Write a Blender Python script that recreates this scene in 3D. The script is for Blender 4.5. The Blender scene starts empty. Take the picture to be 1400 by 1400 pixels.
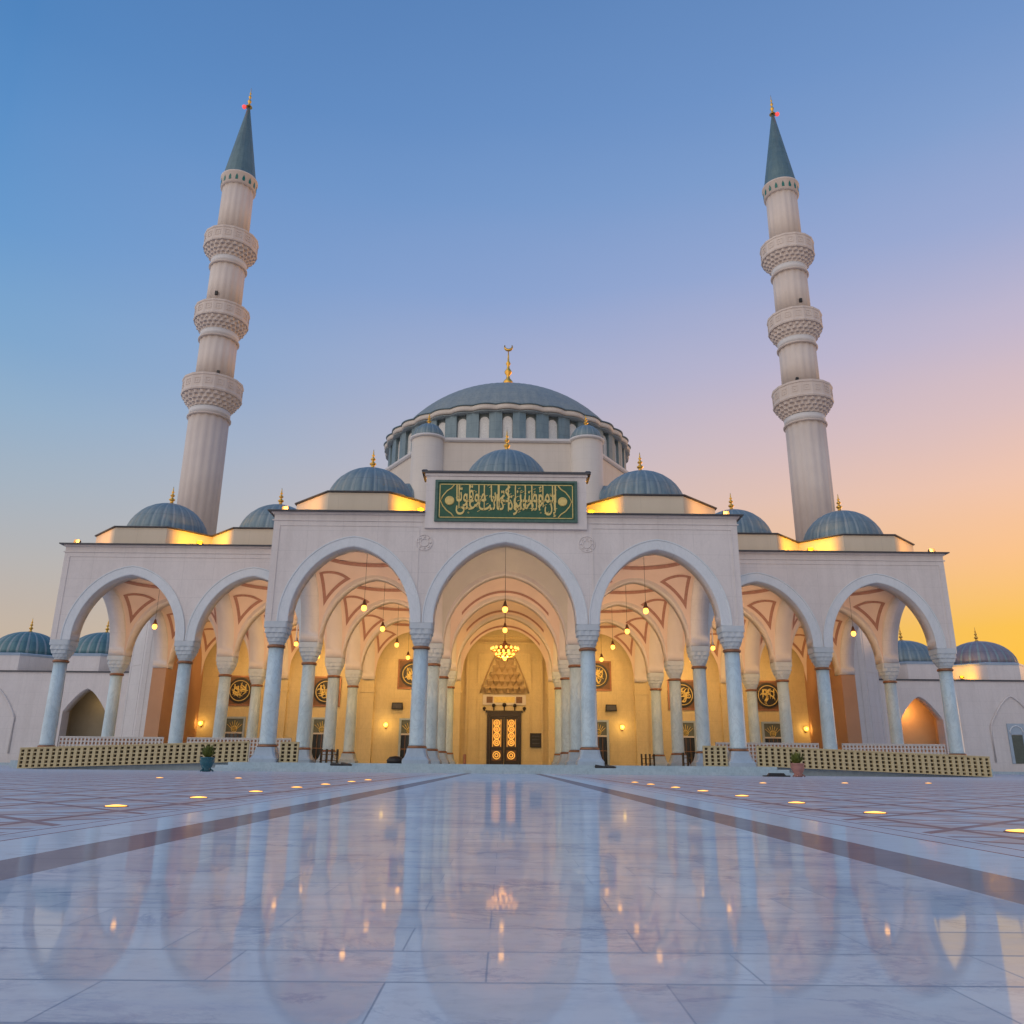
import bpy, bmesh, math, random
from mathutils import Vector, Matrix
PI = math.pi
rad = math.radians
random.seed(7)
S = bpy.context.scene
C = S.collection

# ------------------------------------------------------------------ colours / materials
def lin(r, g, b):
    def f(c):
        c /= 255.0
        return c / 12.92 if c <= 0.04045 else ((c + 0.055) / 1.055) ** 2.4
    return (f(r), f(g), f(b), 1.0)

def new_mat(name):
    m = bpy.data.materials.new(name)
    m.use_nodes = True
    nt = m.node_tree
    for n in list(nt.nodes):
        nt.nodes.remove(n)
    out = nt.nodes.new('ShaderNodeOutputMaterial')
    b = nt.nodes.new('ShaderNodeBsdfPrincipled')
    nt.links.new(b.outputs[0], out.inputs[0])
    return m, nt, b

class N:
    """tiny node-graph helper"""
    def __init__(s, nt): s.nt = nt
    def node(s, t, **kw):
        n = s.nt.nodes.new(t)
        for k, v in kw.items(): setattr(n, k, v)
        return n
    def put(s, sock, v):
        if hasattr(v, 'links') or isinstance(v, bpy.types.NodeSocket): s.nt.links.new(v, sock)
        else: sock.default_value = v
    def math(s, op, a, b=None, c=None, clamp=False):
        n = s.node('ShaderNodeMath', operation=op, use_clamp=clamp)
        s.put(n.inputs[0], a)
        if b is not None: s.put(n.inputs[1], b)
        if c is not None: s.put(n.inputs[2], c)
        return n.outputs[0]
    def mix(s, fac, a, b, blend='MIX'):
        n = s.node('ShaderNodeMix', data_type='RGBA', blend_type=blend)
        s.put(n.inputs['Factor'], fac); s.put(n.inputs[6], a); s.put(n.inputs[7], b)
        return n.outputs[2]
    def noise(s, vec, scale, detail=4, rough=0.55, dist=0.0):
        n = s.node('ShaderNodeTexNoise')
        n.inputs['Scale'].default_value = scale; n.inputs['Detail'].default_value = detail
        n.inputs['Roughness'].default_value = rough; n.inputs['Distortion'].default_value = dist
        s.nt.links.new(vec, n.inputs['Vector'])
        return n.outputs['Fac']
    def ramp(s, fac, stops, interp='LINEAR'):
        n = s.node('ShaderNodeValToRGB'); cr = n.color_ramp; cr.interpolation = interp
        while len(cr.elements) < len(stops): cr.elements.new(0.5)
        for e, (p, c) in zip(cr.elements, stops):
            e.position = p; e.color = c
        s.put(n.inputs[0], fac)
        return n.outputs[0]
    def mapr(s, v, a, b, c, d, clamp=True):
        n = s.node('ShaderNodeMapRange', clamp=clamp)
        s.put(n.inputs[0], v)
        for i, x in enumerate((a, b, c, d)): n.inputs[i + 1].default_value = x
        return n.outputs[0]
    def geo_pos(s): return s.node('ShaderNodeNewGeometry').outputs['Position']
    def mapping(s, vec, scale=(1, 1, 1), rot=(0, 0, 0), loc=(0, 0, 0)):
        n = s.node('ShaderNodeMapping')
        n.inputs['Scale'].default_value = scale; n.inputs['Rotation'].default_value = rot; n.inputs['Location'].default_value = loc
        s.nt.links.new(vec, n.inputs['Vector'])
        return n.outputs[0]
    def bump(s, h, strength, dist=0.02):
        n = s.node('ShaderNodeBump'); n.inputs['Strength'].default_value = strength; n.inputs['Distance'].default_value = dist
        s.nt.links.new(h, n.inputs['Height'])
        return n.outputs[0]

def stone(name, c1, c2, rough=0.55, scale=0.6, streak=0.25, bump=0.08, vein=0.0, panel=None):
    """stone with cloudy variation, faint rain streaks and optional slab joints (world space)"""
    m, nt, b = new_mat(name); g = N(nt)
    pos = g.geo_pos()
    n1 = g.noise(pos, scale, 6, 0.6)
    col = g.mix(g.mapr(n1, 0.3, 0.7, 0, 1), c1, c2)
    big = g.noise(pos, 0.13, 4, 0.6)
    col = g.mix(g.mapr(big, 0.4, 0.7, 0, streak * .8), col, (c1[0] * .78, c1[1] * .74, c1[2] * .70, 1))
    st = g.noise(g.mapping(pos, (1.6, 1.6, 0.09)), 1.0, 5, 0.65)
    col = g.mix(g.mapr(st, 0.45, 0.8, 0, streak), col, (c1[0] * .62, c1[1] * .6, c1[2] * .58, 1))
    fine = g.noise(pos, 26, 3, 0.6)
    col = g.mix(g.mapr(fine, 0.35, 0.75, 0, 0.12), col, (c1[0] * .7, c1[1] * .7, c1[2] * .7, 1))
    if vein:
        v = g.noise(g.mapping(pos, (1, 1, 0.5)), 1.7, 8, 0.65, 1.6)
        v = g.math('ABSOLUTE', g.math('SUBTRACT', v, 0.5))
        col = g.mix(g.mapr(v, 0.0, 0.05, vein, 0), col, (c1[0] * .5, c1[1] * .52, c1[2] * .55, 1))
    if panel:
        sx, sz = panel
        sp = g.node('ShaderNodeSeparateXYZ'); nt.links.new(pos, sp.inputs[0])
        def joint(v, per):
            f = g.math('FRACT', g.math('DIVIDE', g.math('ADD', v, 400.13), per))
            d = g.math('MULTIPLY', g.math('MINIMUM', f, g.math('SUBTRACT', 1.0, f)), per)
            return g.mapr(d, 0.0, 0.014, 1, 0)
        j = g.math('MAXIMUM', joint(sp.outputs['X'], sx), joint(sp.outputs['Z'], sz))
        col = g.mix(g.math('MULTIPLY', j, 0.32), col, (c1[0] * .45, c1[1] * .45, c1[2] * .45, 1))
    nt.links.new(col, b.inputs['Base Color'])
    b.inputs['Roughness'].default_value = rough
    nt.links.new(g.bump(g.math('ADD', g.math('MULTIPLY', fine, 0.4), n1), bump, 0.05), b.inputs['Normal'])
    return m

def plain(name, c, rough=0.5, metal=0.0, var=0.25, scale=6.0, bump=0.05):
    m, nt, b = new_mat(name); g = N(nt)
    tc = g.node('ShaderNodeTexCoord').outputs['Object']
    n1 = g.noise(tc, scale, 5, 0.6)
    k = 1 - var
    nt.links.new(g.mix(g.mapr(n1, 0.3, 0.7, 0, 1), c, (c[0] * k, c[1] * k, c[2] * k, 1)), b.inputs['Base Color'])
    b.inputs['Metallic'].default_value = metal
    nt.links.new(g.mapr(n1, 0.2, 0.8, max(0.02, rough - .08), min(1, rough + .1)), b.inputs['Roughness'])
    nt.links.new(g.bump(n1, bump, 0.02), b.inputs['Normal'])
    return m

def glow(name, c, strength, base=(0.8, 0.6, 0.3, 1)):
    m, nt, b = new_mat(name); g = N(nt)
    tc = g.node('ShaderNodeTexCoord').outputs['Object']
    n1 = g.noise(tc, 5, 2)
    b.inputs['Base Color'].default_value = base
    b.inputs['Emission Color'].default_value = c
    nt.links.new(g.mapr(n1, 0.3, 0.7, strength * .85, strength * 1.1), b.inputs['Emission Strength'])
    return m

M = {}
M['facade'] = stone('facade_marble', (0.705, 0.645, 0.62, 1), (0.775, 0.715, 0.685, 1), 0.5, 0.5, 0.30, 0.06, 0.10, (1.75, 1.05))
M['arch'] = stone('archivolt_marble', (0.66, 0.70, 0.73, 1), (0.72, 0.75, 0.78, 1), 0.42, 0.9, 0.12, 0.05, 0.12)
M['inner'] = stone('inner_marble', (0.67, 0.60, 0.57, 1), (0.72, 0.65, 0.61, 1), 0.5, 0.8, 0.10, 0.05)
M['hood'] = stone('carved_ochre_stone', (0.40, 0.27, 0.13, 1), (0.46, 0.32, 0.16, 1), 0.6, 1.5, 0.2)
M['endwall'] = stone('lamplit_plaster', (0.46, 0.25, 0.14, 1), (0.52, 0.29, 0.17, 1), 0.6, 0.7, 0.12)  # orange lamplight on the end piers is put into this base colour
M['column'] = stone('column_marble', (0.50, 0.64, 0.71, 1), (0.60, 0.72, 0.77, 1), 0.34, 1.6, 0.14, 0.03, 0.30)
M['capital'] = stone('capital_marble', (0.50, 0.56, 0.60, 1), (0.60, 0.64, 0.67, 1), 0.55, 3.0, 0.15, 0.2)
M['cream'] = stone('cream_stone', (0.66, 0.59, 0.52, 1), (0.71, 0.64, 0.57, 1), 0.6, 0.35, 0.20, 0.06, 0, (2.2, 1.1))
M['goldwall'] = stone('warm_limestone', (0.66, 0.52, 0.27, 1), (0.73, 0.58, 0.31, 1), 0.5, 0.7, 0.12, 0.06, 0.15, (1.2, 0.8))
M['ceiling'] = stone('ceiling_plaster', (0.68, 0.53, 0.47, 1), (0.73, 0.58, 0.51, 1), 0.7, 1.0, 0.03, 0.04)
M['ceilgrey'] = stone('grey_plaster', (0.52, 0.48, 0.44, 1), (0.58, 0.54, 0.49, 1), 0.7, 1.0, 0.03, 0.04)
M['trim'] = plain('red_brown_trim', (0.40, 0.20, 0.16, 1), 0.6)
M['drumstone'] = stone('drum_floodlit_stone', (0.64, 0.55, 0.42, 1), (0.70, 0.60, 0.46, 1), 0.6, 0.35, 0.20, 0.06, 0, (2.2, 1.1))  # base colour warmed to hold part of the yellow floodlight glow
M['minaret'] = stone('minaret_stone', (0.61, 0.52, 0.47, 1), (0.69, 0.60, 0.54, 1), 0.6, 0.4, 0.25, 0.08, 0, None)
M['minwhite'] = stone('minaret_white_band', (0.62, 0.61, 0.62, 1), (0.68, 0.66, 0.66, 1), 0.6, 0.5, 0.1, 0.05)
M['minbase'] = stone('minaret_base_marble', (0.64, 0.61, 0.60, 1), (0.70, 0.67, 0.66, 1), 0.5, 0.4, 0.2, 0.05, 0.1, (1.9, 1.3))
M['cap_dark'] = plain('dark_coping', (0.09, 0.09, 0.10, 1), 0.5, 0.3)
M['bronze'] = plain('copper_ring', (0.36, 0.17, 0.09, 1), 0.42, 0.5)
M['gold'] = plain('gilded_metal', (0.85, 0.48, 0.10, 1), 0.28, 0.9, 0.2)
M['goldpaint'] = plain('gold_leaf_paint', (0.80, 0.60, 0.20, 1), 0.45, 0.05, 0.2)
M['green'] = plain('green_enamel', (0.006, 0.10, 0.045, 1), 0.4, 0, 0.3)
M['greenframe'] = plain('grey_green_frame', (0.07, 0.15, 0.12, 1), 0.5, 0.1, 0.3)
M['greenwin'] = plain('green_glazed_tile', (0.01, 0.16, 0.13, 1), 0.3)
M['dark'] = plain('dark_metal', (0.03, 0.028, 0.028, 1), 0.45, 0.3)
M['wood'] = plain('warm_timber', (0.22, 0.10, 0.04, 1), 0.5, 0, 0.4, 4)
M['bronze_dark'] = plain('dark_bronze_door', (0.05, 0.038, 0.03, 1), 0.4, 0.5)
M['lattice'] = plain('sandstone_lattice', (0.62, 0.50, 0.28, 1), 0.7, 0, 0.2, 9, 0.1)
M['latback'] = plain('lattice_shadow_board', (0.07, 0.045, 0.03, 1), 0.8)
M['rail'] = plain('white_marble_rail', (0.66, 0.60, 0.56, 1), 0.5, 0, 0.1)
M['railglow'] = plain('rail_lamplight_board', (0.80, 0.36, 0.16, 1), 0.7)  # lamplight seen through the railing holes, painted as an orange board
M['glass'] = plain('dark_glass', (0.02, 0.025, 0.03, 1), 0.08, 0, 0.2)
M['winpale'] = plain('pale_window_grille', (0.76, 0.74, 0.70, 1), 0.5, 0, 0.25, 9, 0.2)
M['shutter'] = plain('grey_green_shutter', (0.13, 0.15, 0.12, 1), 0.5)
M['bluestone'] = stone('blue_grey_marble', (0.36, 0.45, 0.54, 1), (0.44, 0.52, 0.60, 1), 0.4, 1.2, 0.1, 0.03, 0.15)
M['tealpot'] = plain('teal_glazed_pot', (0.03, 0.13, 0.17, 1), 0.25)
M['pinkpot'] = plain('pink_clay_pot', (0.42, 0.20, 0.17, 1), 0.6)
M['leaf'] = plain('leaf_green', (0.16, 0.19, 0.03, 1), 0.55, 0, 0.5, 20)
M['soil'] = plain('potting_soil', (0.04, 0.028, 0.02, 1), 0.9)
M['redlamp'] = glow('red_beacon_glass', (1.0, 0.10, 0.10, 1), 0.9, (0.6, 0.05, 0.05, 1))
M['bulb'] = glow('warm_bulb', (1.0, 0.42, 0.055, 1), 4.0)
M['bulbsoft'] = glow('chandelier_bulb', (1.0, 0.40, 0.06, 1), 3.2)
M['lens'] = glow('amber_ground_lens', (1.0, 0.42, 0.035, 1), 2.4)
M['flood'] = glow('floodlight_lens', (1.0, 0.55, 0.08, 1), 3.0)
M['doorglow'] = glow('glowing_door_ornament', (1.0, 0.46, 0.08, 1), 0.75, (0.7, 0.4, 0.1, 1))  # emission put into the gold door ornaments, which are no lamps
M['sconce'] = glow('sconce_glass', (1.0, 0.58, 0.06, 1), 2.6)
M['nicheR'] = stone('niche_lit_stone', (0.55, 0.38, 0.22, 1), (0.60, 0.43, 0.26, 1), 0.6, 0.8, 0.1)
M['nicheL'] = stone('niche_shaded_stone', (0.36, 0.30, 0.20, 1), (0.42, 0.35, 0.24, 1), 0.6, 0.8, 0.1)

def lead_mat(name, c1, c2, rough=0.42):
    m, nt, b = new_mat(name); g = N(nt)
    pos = g.geo_pos()
    n1 = g.noise(pos, 0.8, 6, 0.65)
    n2 = g.noise(g.mapping(pos, (2.5, 2.5, 0.35)), 2.0, 5, 0.6)
    col = g.mix(g.mapr(n1, 0.3, 0.7, 0, 1), c1, c2)
    col = g.mix(g.mapr(n2, 0.4, 0.75, 0, 0.45), col, (c1[0] * .55, c1[1] * .6, c1[2] * .62, 1))
    # sheet seams by height
    sp = g.node('ShaderNodeSeparateXYZ'); nt.links.new(pos, sp.inputs[0])
    f = g.math('FRACT', g.math('DIVIDE', sp.outputs['Z'], 0.83))
    col = g.mix(g.mapr(f, 0.0, 0.06, 0.5, 0), col, (c1[0] * .4, c1[1] * .4, c1[2] * .42, 1))
    nt.links.new(col, b.inputs['Base Color'])
    b.inputs['Metallic'].default_value = 0.25
    nt.links.new(g.mapr(n1, 0.2, 0.8, rough - .1, rough + .15), b.inputs['Roughness'])
    nt.links.new(g.bump(n2, 0.15, 0.05), b.inputs['Normal'])
    return m
M['lead'] = lead_mat('lead_sheet', (0.15, 0.215, 0.25, 1), (0.21, 0.275, 0.30, 1))
M['ribline'] = lead_mat('lead_rib', (0.24, 0.30, 0.32, 1), (0.30, 0.36, 0.38, 1))
M['leadgrey'] = lead_mat('lead_sheet_grey', (0.24, 0.28, 0.29, 1), (0.30, 0.335, 0.33, 1), 0.6)
M['leadgreen'] = lead_mat('lead_spire', (0.10, 0.165, 0.18, 1), (0.14, 0.21, 0.22, 1))
M['leadteal'] = lead_mat('lead_teal', (0.075, 0.17, 0.20, 1), (0.11, 0.22, 0.24, 1))
M['leadplum'] = lead_mat('lead_plum', (0.22, 0.20, 0.24, 1), (0.28, 0.25, 0.28, 1))

def floor_mat(name, mode):
    m, nt, b = new_mat(name); g = N(nt)
    pos = g.geo_pos()
    sp = g.node('ShaderNodeSeparateXYZ'); nt.links.new(pos, sp.inputs[0])
    x, y = sp.outputs['X'], sp.outputs['Y']
    cloud = g.noise(pos, 1.3, 6, 0.6, 0.4)
    vein = g.noise(g.mapping(pos, (1.0, 1.7, 1), (0, 0, 0.35)), 1.9, 10, 0.72, 0.5)
    va = g.math('ABSOLUTE', g.math('SUBTRACT', vein, 0.5))
    brk = g.mapr(g.noise(pos, 3.1, 5, 0.65), 0.42, 0.62, 0, 1)
    va = g.math('ADD', va, g.math('MULTIPLY', g.math('SUBTRACT', 1.0, brk), 0.06))
    spk = g.noise(g.mapping(pos, (1, 1.4, 1)), 14, 7, 0.7)
    ht = None
    if mode == 'centre':
        ry = g.math('DIVIDE', g.math('ADD', y, 22.2 - 0.098), 0.222)
        rowi = g.math('FLOOR', ry); fy = g.math('SUBTRACT', ry, rowi)
        dy = g.math('MULTIPLY', g.math('MINIMUM', fy, g.math('SUBTRACT', 1.0, fy)), 0.222)
        odd = g.math('MODULO', rowi, 2.0)
        rx = g.math('DIVIDE', g.math('ADD', g.math('ADD', x, 43.5 - 0.03), g.math('MULTIPLY', odd, 0.155)), 0.435)
        coli = g.math('FLOOR', rx); fx = g.math('SUBTRACT', rx, coli)
        dx = g.math('MULTIPLY', g.math('MINIMUM', fx, g.math('SUBTRACT', 1.0, fx)), 0.435)
        joint = g.math('MAXIMUM', g.mapr(dy, .0032, .0052, 1, 0), g.mapr(dx, .0012, .0022, 1, 0))
        wn = g.node('ShaderNodeTexWhiteNoise', noise_dimensions='2D')
        cb = g.node('ShaderNodeCombineXYZ'); nt.links.new(coli, cb.inputs[0]); nt.links.new(rowi, cb.inputs[1]); nt.links.new(cb.outputs[0], wn.inputs['Vector'])
        tone = wn.outputs['Value']
        base = g.mix(tone, (0.50, 0.57, 0.64, 1), (0.63, 0.69, 0.74, 1))
        base = g.mix(g.mapr(cloud, 0.35, 0.7, 0, 0.6), base, (0.40, 0.46, 0.57, 1))
        base = g.mix(g.mapr(va, 0.0, 0.055, 0.6, 0), base, (0.22, 0.28, 0.43, 1))
        base = g.mix(g.mapr(spk, 0.5, 0.75, 0, 0.35), base, (0.30, 0.34, 0.44, 1))
        v2 = g.noise(g.mapping(pos, (0.8, 1.7, 1), (0, 0, -0.3)), 2.6, 9, 0.7, 0.2)
        base = g.mix(g.mapr(v2, 0.52, 0.68, 0, 0.45), base, (0.28, 0.36, 0.52, 1))
        base = g.mix(g.math('MULTIPLY', joint, 0.45), base, (0.08, 0.10, 0.15, 1))
        ht = joint
    elif mode == 'band':
        base = g.mix(g.mapr(cloud, 0.3, 0.7, 0, 1), (0.205, 0.19, 0.23, 1), (0.27, 0.245, 0.285, 1))
        base = g.mix(g.mapr(va, 0.0, 0.05, 0.5, 0), base, (0.28, 0.24, 0.27, 1))
        f = g.math('FRACT', g.math('DIVIDE', y, 0.62))
        base = g.mix(g.mapr(f, 0, 0.012, 0.7, 0), base, (0.05, 0.05, 0.06, 1))
    elif mode == 'strip':
        base = g.mix(g.mapr(cloud, 0.3, 0.7, 0, 1), (0.50, 0.60, 0.69, 1), (0.58, 0.67, 0.75, 1))
        base = g.mix(g.mapr(va, 0.0, 0.05, 0.4, 0), base, (0.28, 0.29, 0.35, 1))
        f = g.math('FRACT', g.math('DIVIDE', g.math('ADD', y, 0.2), 0.62))
        base = g.mix(g.mapr(f, 0, 0.008, 0.6, 0), base, (0.12, 0.12, 0.14, 1))
    else:
        base = g.mix(g.mapr(cloud, 0.3, 0.7, 0, 1), (0.44, 0.49, 0.56, 1), (0.54, 0.58, 0.65, 1))
        base = g.mix(g.mapr(va, 0.0, 0.05, 0.4, 0), base, (0.25, 0.25, 0.29, 1))
        ax = g.math('SUBTRACT', g.math('ABSOLUTE', x), 2.05)
        def lines(v, per, w, off=0.0):
            f = g.math('FRACT', g.math('DIVIDE', g.math('ADD', v, 600 * per + off), per))
            d = g.math('MULTIPLY', g.math('MINIMUM', f, g.math('SUBTRACT', 1.0, f)), per)
            return g.mapr(d, w * .8, w, 1, 0)
        edge = g.math('MAXIMUM', lines(ax, 400.0, 0.02, -0.02), lines(ax, 400.0, 0.02, -0.19))
        d1 = lines(g.math('ADD', ax, y), 1.1, 0.06); d2 = lines(g.math('SUBTRACT', ax, y), 1.1, 0.06)
        gx = lines(ax, 1.1, 0.04, 0.55); gy = lines(y, 1.1, 0.04)
        pat = g.math('MAXIMUM', g.math('MAXIMUM', d1, d2), g.math('MAXIMUM', gx, gy))
        inside = g.mapr(ax, 0.24, 0.25, 0, 1)
        far = g.mapr(y, 22, 34, 1, 0.15)
        pat = g.math('MULTIPLY', g.math('MULTIPLY', pat, inside), far)
        ca_ = g.math('FLOOR', g.math('DIVIDE', g.math('ADD', g.math('ADD', ax, y), 880.0), 0.55)); cb_ = g.math('FLOOR', g.math('DIVIDE', g.math('ADD', g.math('SUBTRACT', ax, y), 880.0), 0.55))
        par = g.math('MODULO', g.math('ADD', ca_, cb_), 2.0)
        tint = g.math('MULTIPLY', g.math('MULTIPLY', par, inside), g.math('MULTIPLY', far, 0.75))
        base = g.mix(tint, base, (0.46, 0.375, 0.37, 1))
        allp = g.math('MAXIMUM', edge, g.math('MULTIPLY', pat, 0.7))
        base = g.mix(allp, base, (0.22, 0.085, 0.085, 1))
    # worn polished stone: matte body under a sheen whose grazing strength is limited by fine wear
    r = g.noise(g.mapping(pos, (1, 2.2, 1)), 3.2, 4, 0.6)
    lo, hi, cap = {'centre': (0.025, 0.07, 0.36), 'band': (0.05, 0.12, 0.30), 'strip': (0.05, 0.12, 0.32), 'pattern': (0.16, 0.28, 0.18)}[mode]
    nt.nodes.remove(b)
    df = g.node('ShaderNodeBsdfDiffuse'); nt.links.new(base, df.inputs['Color'])
    gl = g.node('ShaderNodeBsdfGlossy'); gl.inputs['Color'].default_value = (0.90, 0.95, 1, 1)
    nt.links.new(g.mapr(r, 0.3, 0.7, lo, hi), gl.inputs['Roughness'])
    fr = g.node('ShaderNodeFresnel'); fr.inputs['IOR'].default_value = 1.5
    k = g.math('MINIMUM', fr.outputs[0], cap)
    if ht is not None: k = g.math('MULTIPLY', k, g.math('SUBTRACT', 1.0, g.math('MULTIPLY', ht, 0.8)))
    k = g.math('MULTIPLY', k, g.mapr(g.noise(g.mapping(pos, (0.6, 3, 1)), 4, 5), 0.3, 0.7, 0.8, 1.0))
    mx = g.node('ShaderNodeMixShader'); nt.links.new(k, mx.inputs[0]); nt.links.new(df.outputs[0], mx.inputs[1]); nt.links.new(gl.outputs[0], mx.inputs[2])
    outn = [n for n in nt.nodes if n.type == 'OUTPUT_MATERIAL'][0]
    nt.links.new(mx.outputs[0], outn.inputs[0])
    return m
M['f_centre'] = floor_mat('polished_marble_slabs', 'centre')
M['f_band'] = floor_mat('dark_marble_band', 'band')
M['f_strip'] = floor_mat('white_marble_strip', 'strip')
M['f_pattern'] = floor_mat('patterned_marble_paving', 'pattern')
M['step'] = stone('step_marble', (0.38, 0.50, 0.56, 1), (0.48, 0.58, 0.63, 1), 0.3, 1.3, 0.1, 0.03, 0.25)

# ------------------------------------------------------------------ mesh builder
class MB:
    def __init__(s): s.bm = bmesh.new(); s.mats = []; s.cur = 0; s.flat = True
    def mat(s, key):
        if key not in s.mats: s.mats.append(key)
        s.cur = s.mats.index(key); return s
    def face(s, pts, smooth=False):
        vs = [s.bm.verts.new(p) for p in pts]
        try:
            f = s.bm.faces.new(vs); f.material_index = s.cur; f.smooth = smooth; return f
        except ValueError: return None
    def box(s, x0, x1, y0, y1, z0, z1, top=1.0):
        cx, cy = (x0 + x1) / 2, (y0 + y1) / 2
        a = [(x0, y0), (x1, y0), (x1, y1), (x0, y1)]
        b = [(cx + (x - cx) * top, cy + (y - cy) * top) for x, y in a]
        return s.loft([[(x, y, z0) for x, y in a], [(x, y, z1) for x, y in b]])
    def loft(s, rings, closed=True, cap0=True, cap1=True, smooth=False):
        R = [[s.bm.verts.new(p) for p in r] for r in rings]
        n = len(R[0])
        for a, b in zip(R, R[1:]):
            for i in range(n if closed else n - 1):
                j = (i + 1) % n
                f = s.bm.faces.new((a[i], a[j], b[j], b[i])); f.material_index = s.cur; f.smooth = smooth
        if cap0: f = s.bm.faces.new(R[0][::-1]); f.material_index = s.cur
        if cap1: f = s.bm.faces.new(R[-1]); f.material_index = s.cur
        return s
    def lathe(s, prof, n=24, c=(0, 0, 0), rf=None, smooth=True, rot=0.0, cap0=True, cap1=True):
        rings = []
        for k, (r, z) in enumerate(prof):
            ring = []
            for i in range(n):
                a = 2 * PI * i / n + rot
                q = r * (rf(a, k) if rf else 1)
                ring.append((c[0] + q * math.cos(a), c[1] + q * math.sin(a), c[2] + z))
            rings.append(ring)
        return s.loft(rings, True, cap0, cap1, smooth)
    def sphere(s, c, r, n=12, m=8, sz=1.0):
        prof = [(max(1e-3, r * math.sin(PI * k / m)), -r * sz * math.cos(PI * k / m)) for k in range(m + 1)]
        return s.lathe(prof, n, c)
    def tube(s, pts, r, n=8, taper=None):
        P = [Vector(p) for p in pts]; rings = []
        for i, p in enumerate(P):
            d = (P[min(i + 1, len(P) - 1)] - P[max(i - 1, 0)]).normalized()
            u = d.cross(Vector((0, 0, 1)));
            if u.length < 1e-3: u = d.cross(Vector((0, 1, 0)))
            u.normalize(); w = u.cross(d)
            q = r if taper is None else r * taper[i]
            rings.append([p + u * (q * math.cos(2 * PI * k / n)) + w * (q * math.sin(2 * PI * k / n)) for k in range(n)])
        return s.loft(rings, True, True, True, True)
    def torus(s, c, R, r, axis='z', n=32, m=8):
        rings = []
        for i in range(n):
            a = 2 * PI * i / n; ring = []
            for k in range(m):
                b = 2 * PI * k / m; q = R + r * math.cos(b); h = r * math.sin(b)
                p = (q * math.cos(a), q * math.sin(a), h) if axis == 'z' else (q * math.cos(a), h, q * math.sin(a))
                ring.append((c[0] + p[0], c[1] + p[1], c[2] + p[2]))
            rings.append(ring)
        rings.append(rings[0])
        return s.loft(rings, True, False, False, True)
    def build(s, name, mat=None, parent=None, loc=None):
        bmesh.ops.remove_doubles(s.bm, verts=s.bm.verts, dist=1e-5)
        bmesh.ops.recalc_face_normals(s.bm, faces=s.bm.faces)
        me = bpy.data.meshes.new(name); s.bm.to_mesh(me); s.bm.free()
        for k in (s.mats or [mat]): me.materials.append(M[k])
        o = bpy.data.objects.new(name, me); C.objects.link(o)
        if parent: o.parent = parent
        if loc: o.location = loc
        return o

def tag(o, label=None, cat=None, group=None, kind=None):
    if label: o['label'] = label
    if cat: o['category'] = cat
    if group: o['group'] = group
    if kind: o['kind'] = kind
    return o
def thing(name, label, cat, loc=(0, 0, 0), group=None):
    o = bpy.data.objects.new(name, None); C.objects.link(o); o.location = loc
    o.empty_display_size = 0.2
    return tag(o, label, cat, group)
def copy_tree(o, parent=None):
    c = o.copy(); C.objects.link(c); c.parent = parent
    for ch in list(o.children):
        copy_tree(ch, c)
    return c

# ------------------------------------------------------------------ layout numbers
D, SP = 40.02, 7.0
XS = [4.04, 11.04, 18.04, 25.04]
def row(k): return D + SP * k
ZF, ZR, ZS, ZT = 0.38, 5.75, 6.90, 12.30      # floor, neck ring, springing, wall top
T = 0.5                                        # half thickness of an arcade wall
BAYS = [(0.0, 4.04), (7.54, 3.5), (14.54, 3.5), (21.54, 3.5)]
RISE_S, RISE_C = 3.76, 4.06

# ------------------------------------------------------------------ setting: ground
def sheet(name, mat, xs, ys, z=0.0, kind='structure'):
    b = MB()
    for x0, x1 in zip(xs, xs[1:]):
        for y0, y1 in zip(ys, ys[1:]):
            b.face([(x0, y0, z), (x1, y0, z), (x1, y1, z), (x0, y1, z)])
    return tag(b.build(name, mat), kind=kind)
YS = [-60, -10, 0, 5, 12, 22, 40, 80, 160, 600]
sheet('polished_paving', 'f_centre', [-1.36, 0, 1.36], YS)
sheet('dark_paving_band', 'f_band', [-1.65, -1.36], YS)
sheet('dark_paving_band', 'f_band', [1.36, 1.65], YS)
sheet('white_paving_strip', 'f_strip', [-2.05, -1.65], YS)
sheet('white_paving_strip', 'f_strip', [1.65, 2.05], YS)
sheet('patterned_paving', 'f_pattern', [-400, -60, -20, -2.05], YS)
sheet('patterned_paving', 'f_pattern', [2.05, 20, 60, 400], YS)

# steps and platform
b = MB()
for i, (z0, z1, y, xw) in enumerate(((0.0, 0.13, 37.3, 13.0), (0.13, 0.26, 37.75, 12.6), (0.26, ZF, 38.2, 12.2))):
    b.box(-xw, xw, y, 46.2, z0 - 0.02 * (i == 0), z1)
tag(b.build('steps', 'step'), kind='structure')
b = MB()
b.box(-26.4, 26.4, 46.2, 69.0, -0.02, ZF)
tag(b.build('portico_floor', 'step'), kind='structure')
for sgn, nm in ((-1, 'ramp'), (1, 'ramp')):
    b = MB()
    xa, xb = 22.6 * sgn, 12.6 * sgn
    b.loft([[(xa, 39.9, -0.02), (xa, 46.2, -0.02), (xa, 46.2, 0.02), (xa, 39.9, 0.02)],
            [(xb, 39.9, -0.02), (xb, 46.2, -0.02), (xb, 46.2, ZF), (xb, 39.9, ZF)]])
    tag(b.build(nm, 'step'), kind='structure')
# low kerb step in front of the side buildings
for sgn in (-1, 1):
    b = MB(); x0, x1 = sorted((sgn * 33.4, sgn * 75)); b.box(x0, x1, 72.6, 74.4, -0.02, 0.22)
    tag(b.build('kerb', 'step'), kind='structure')

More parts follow.
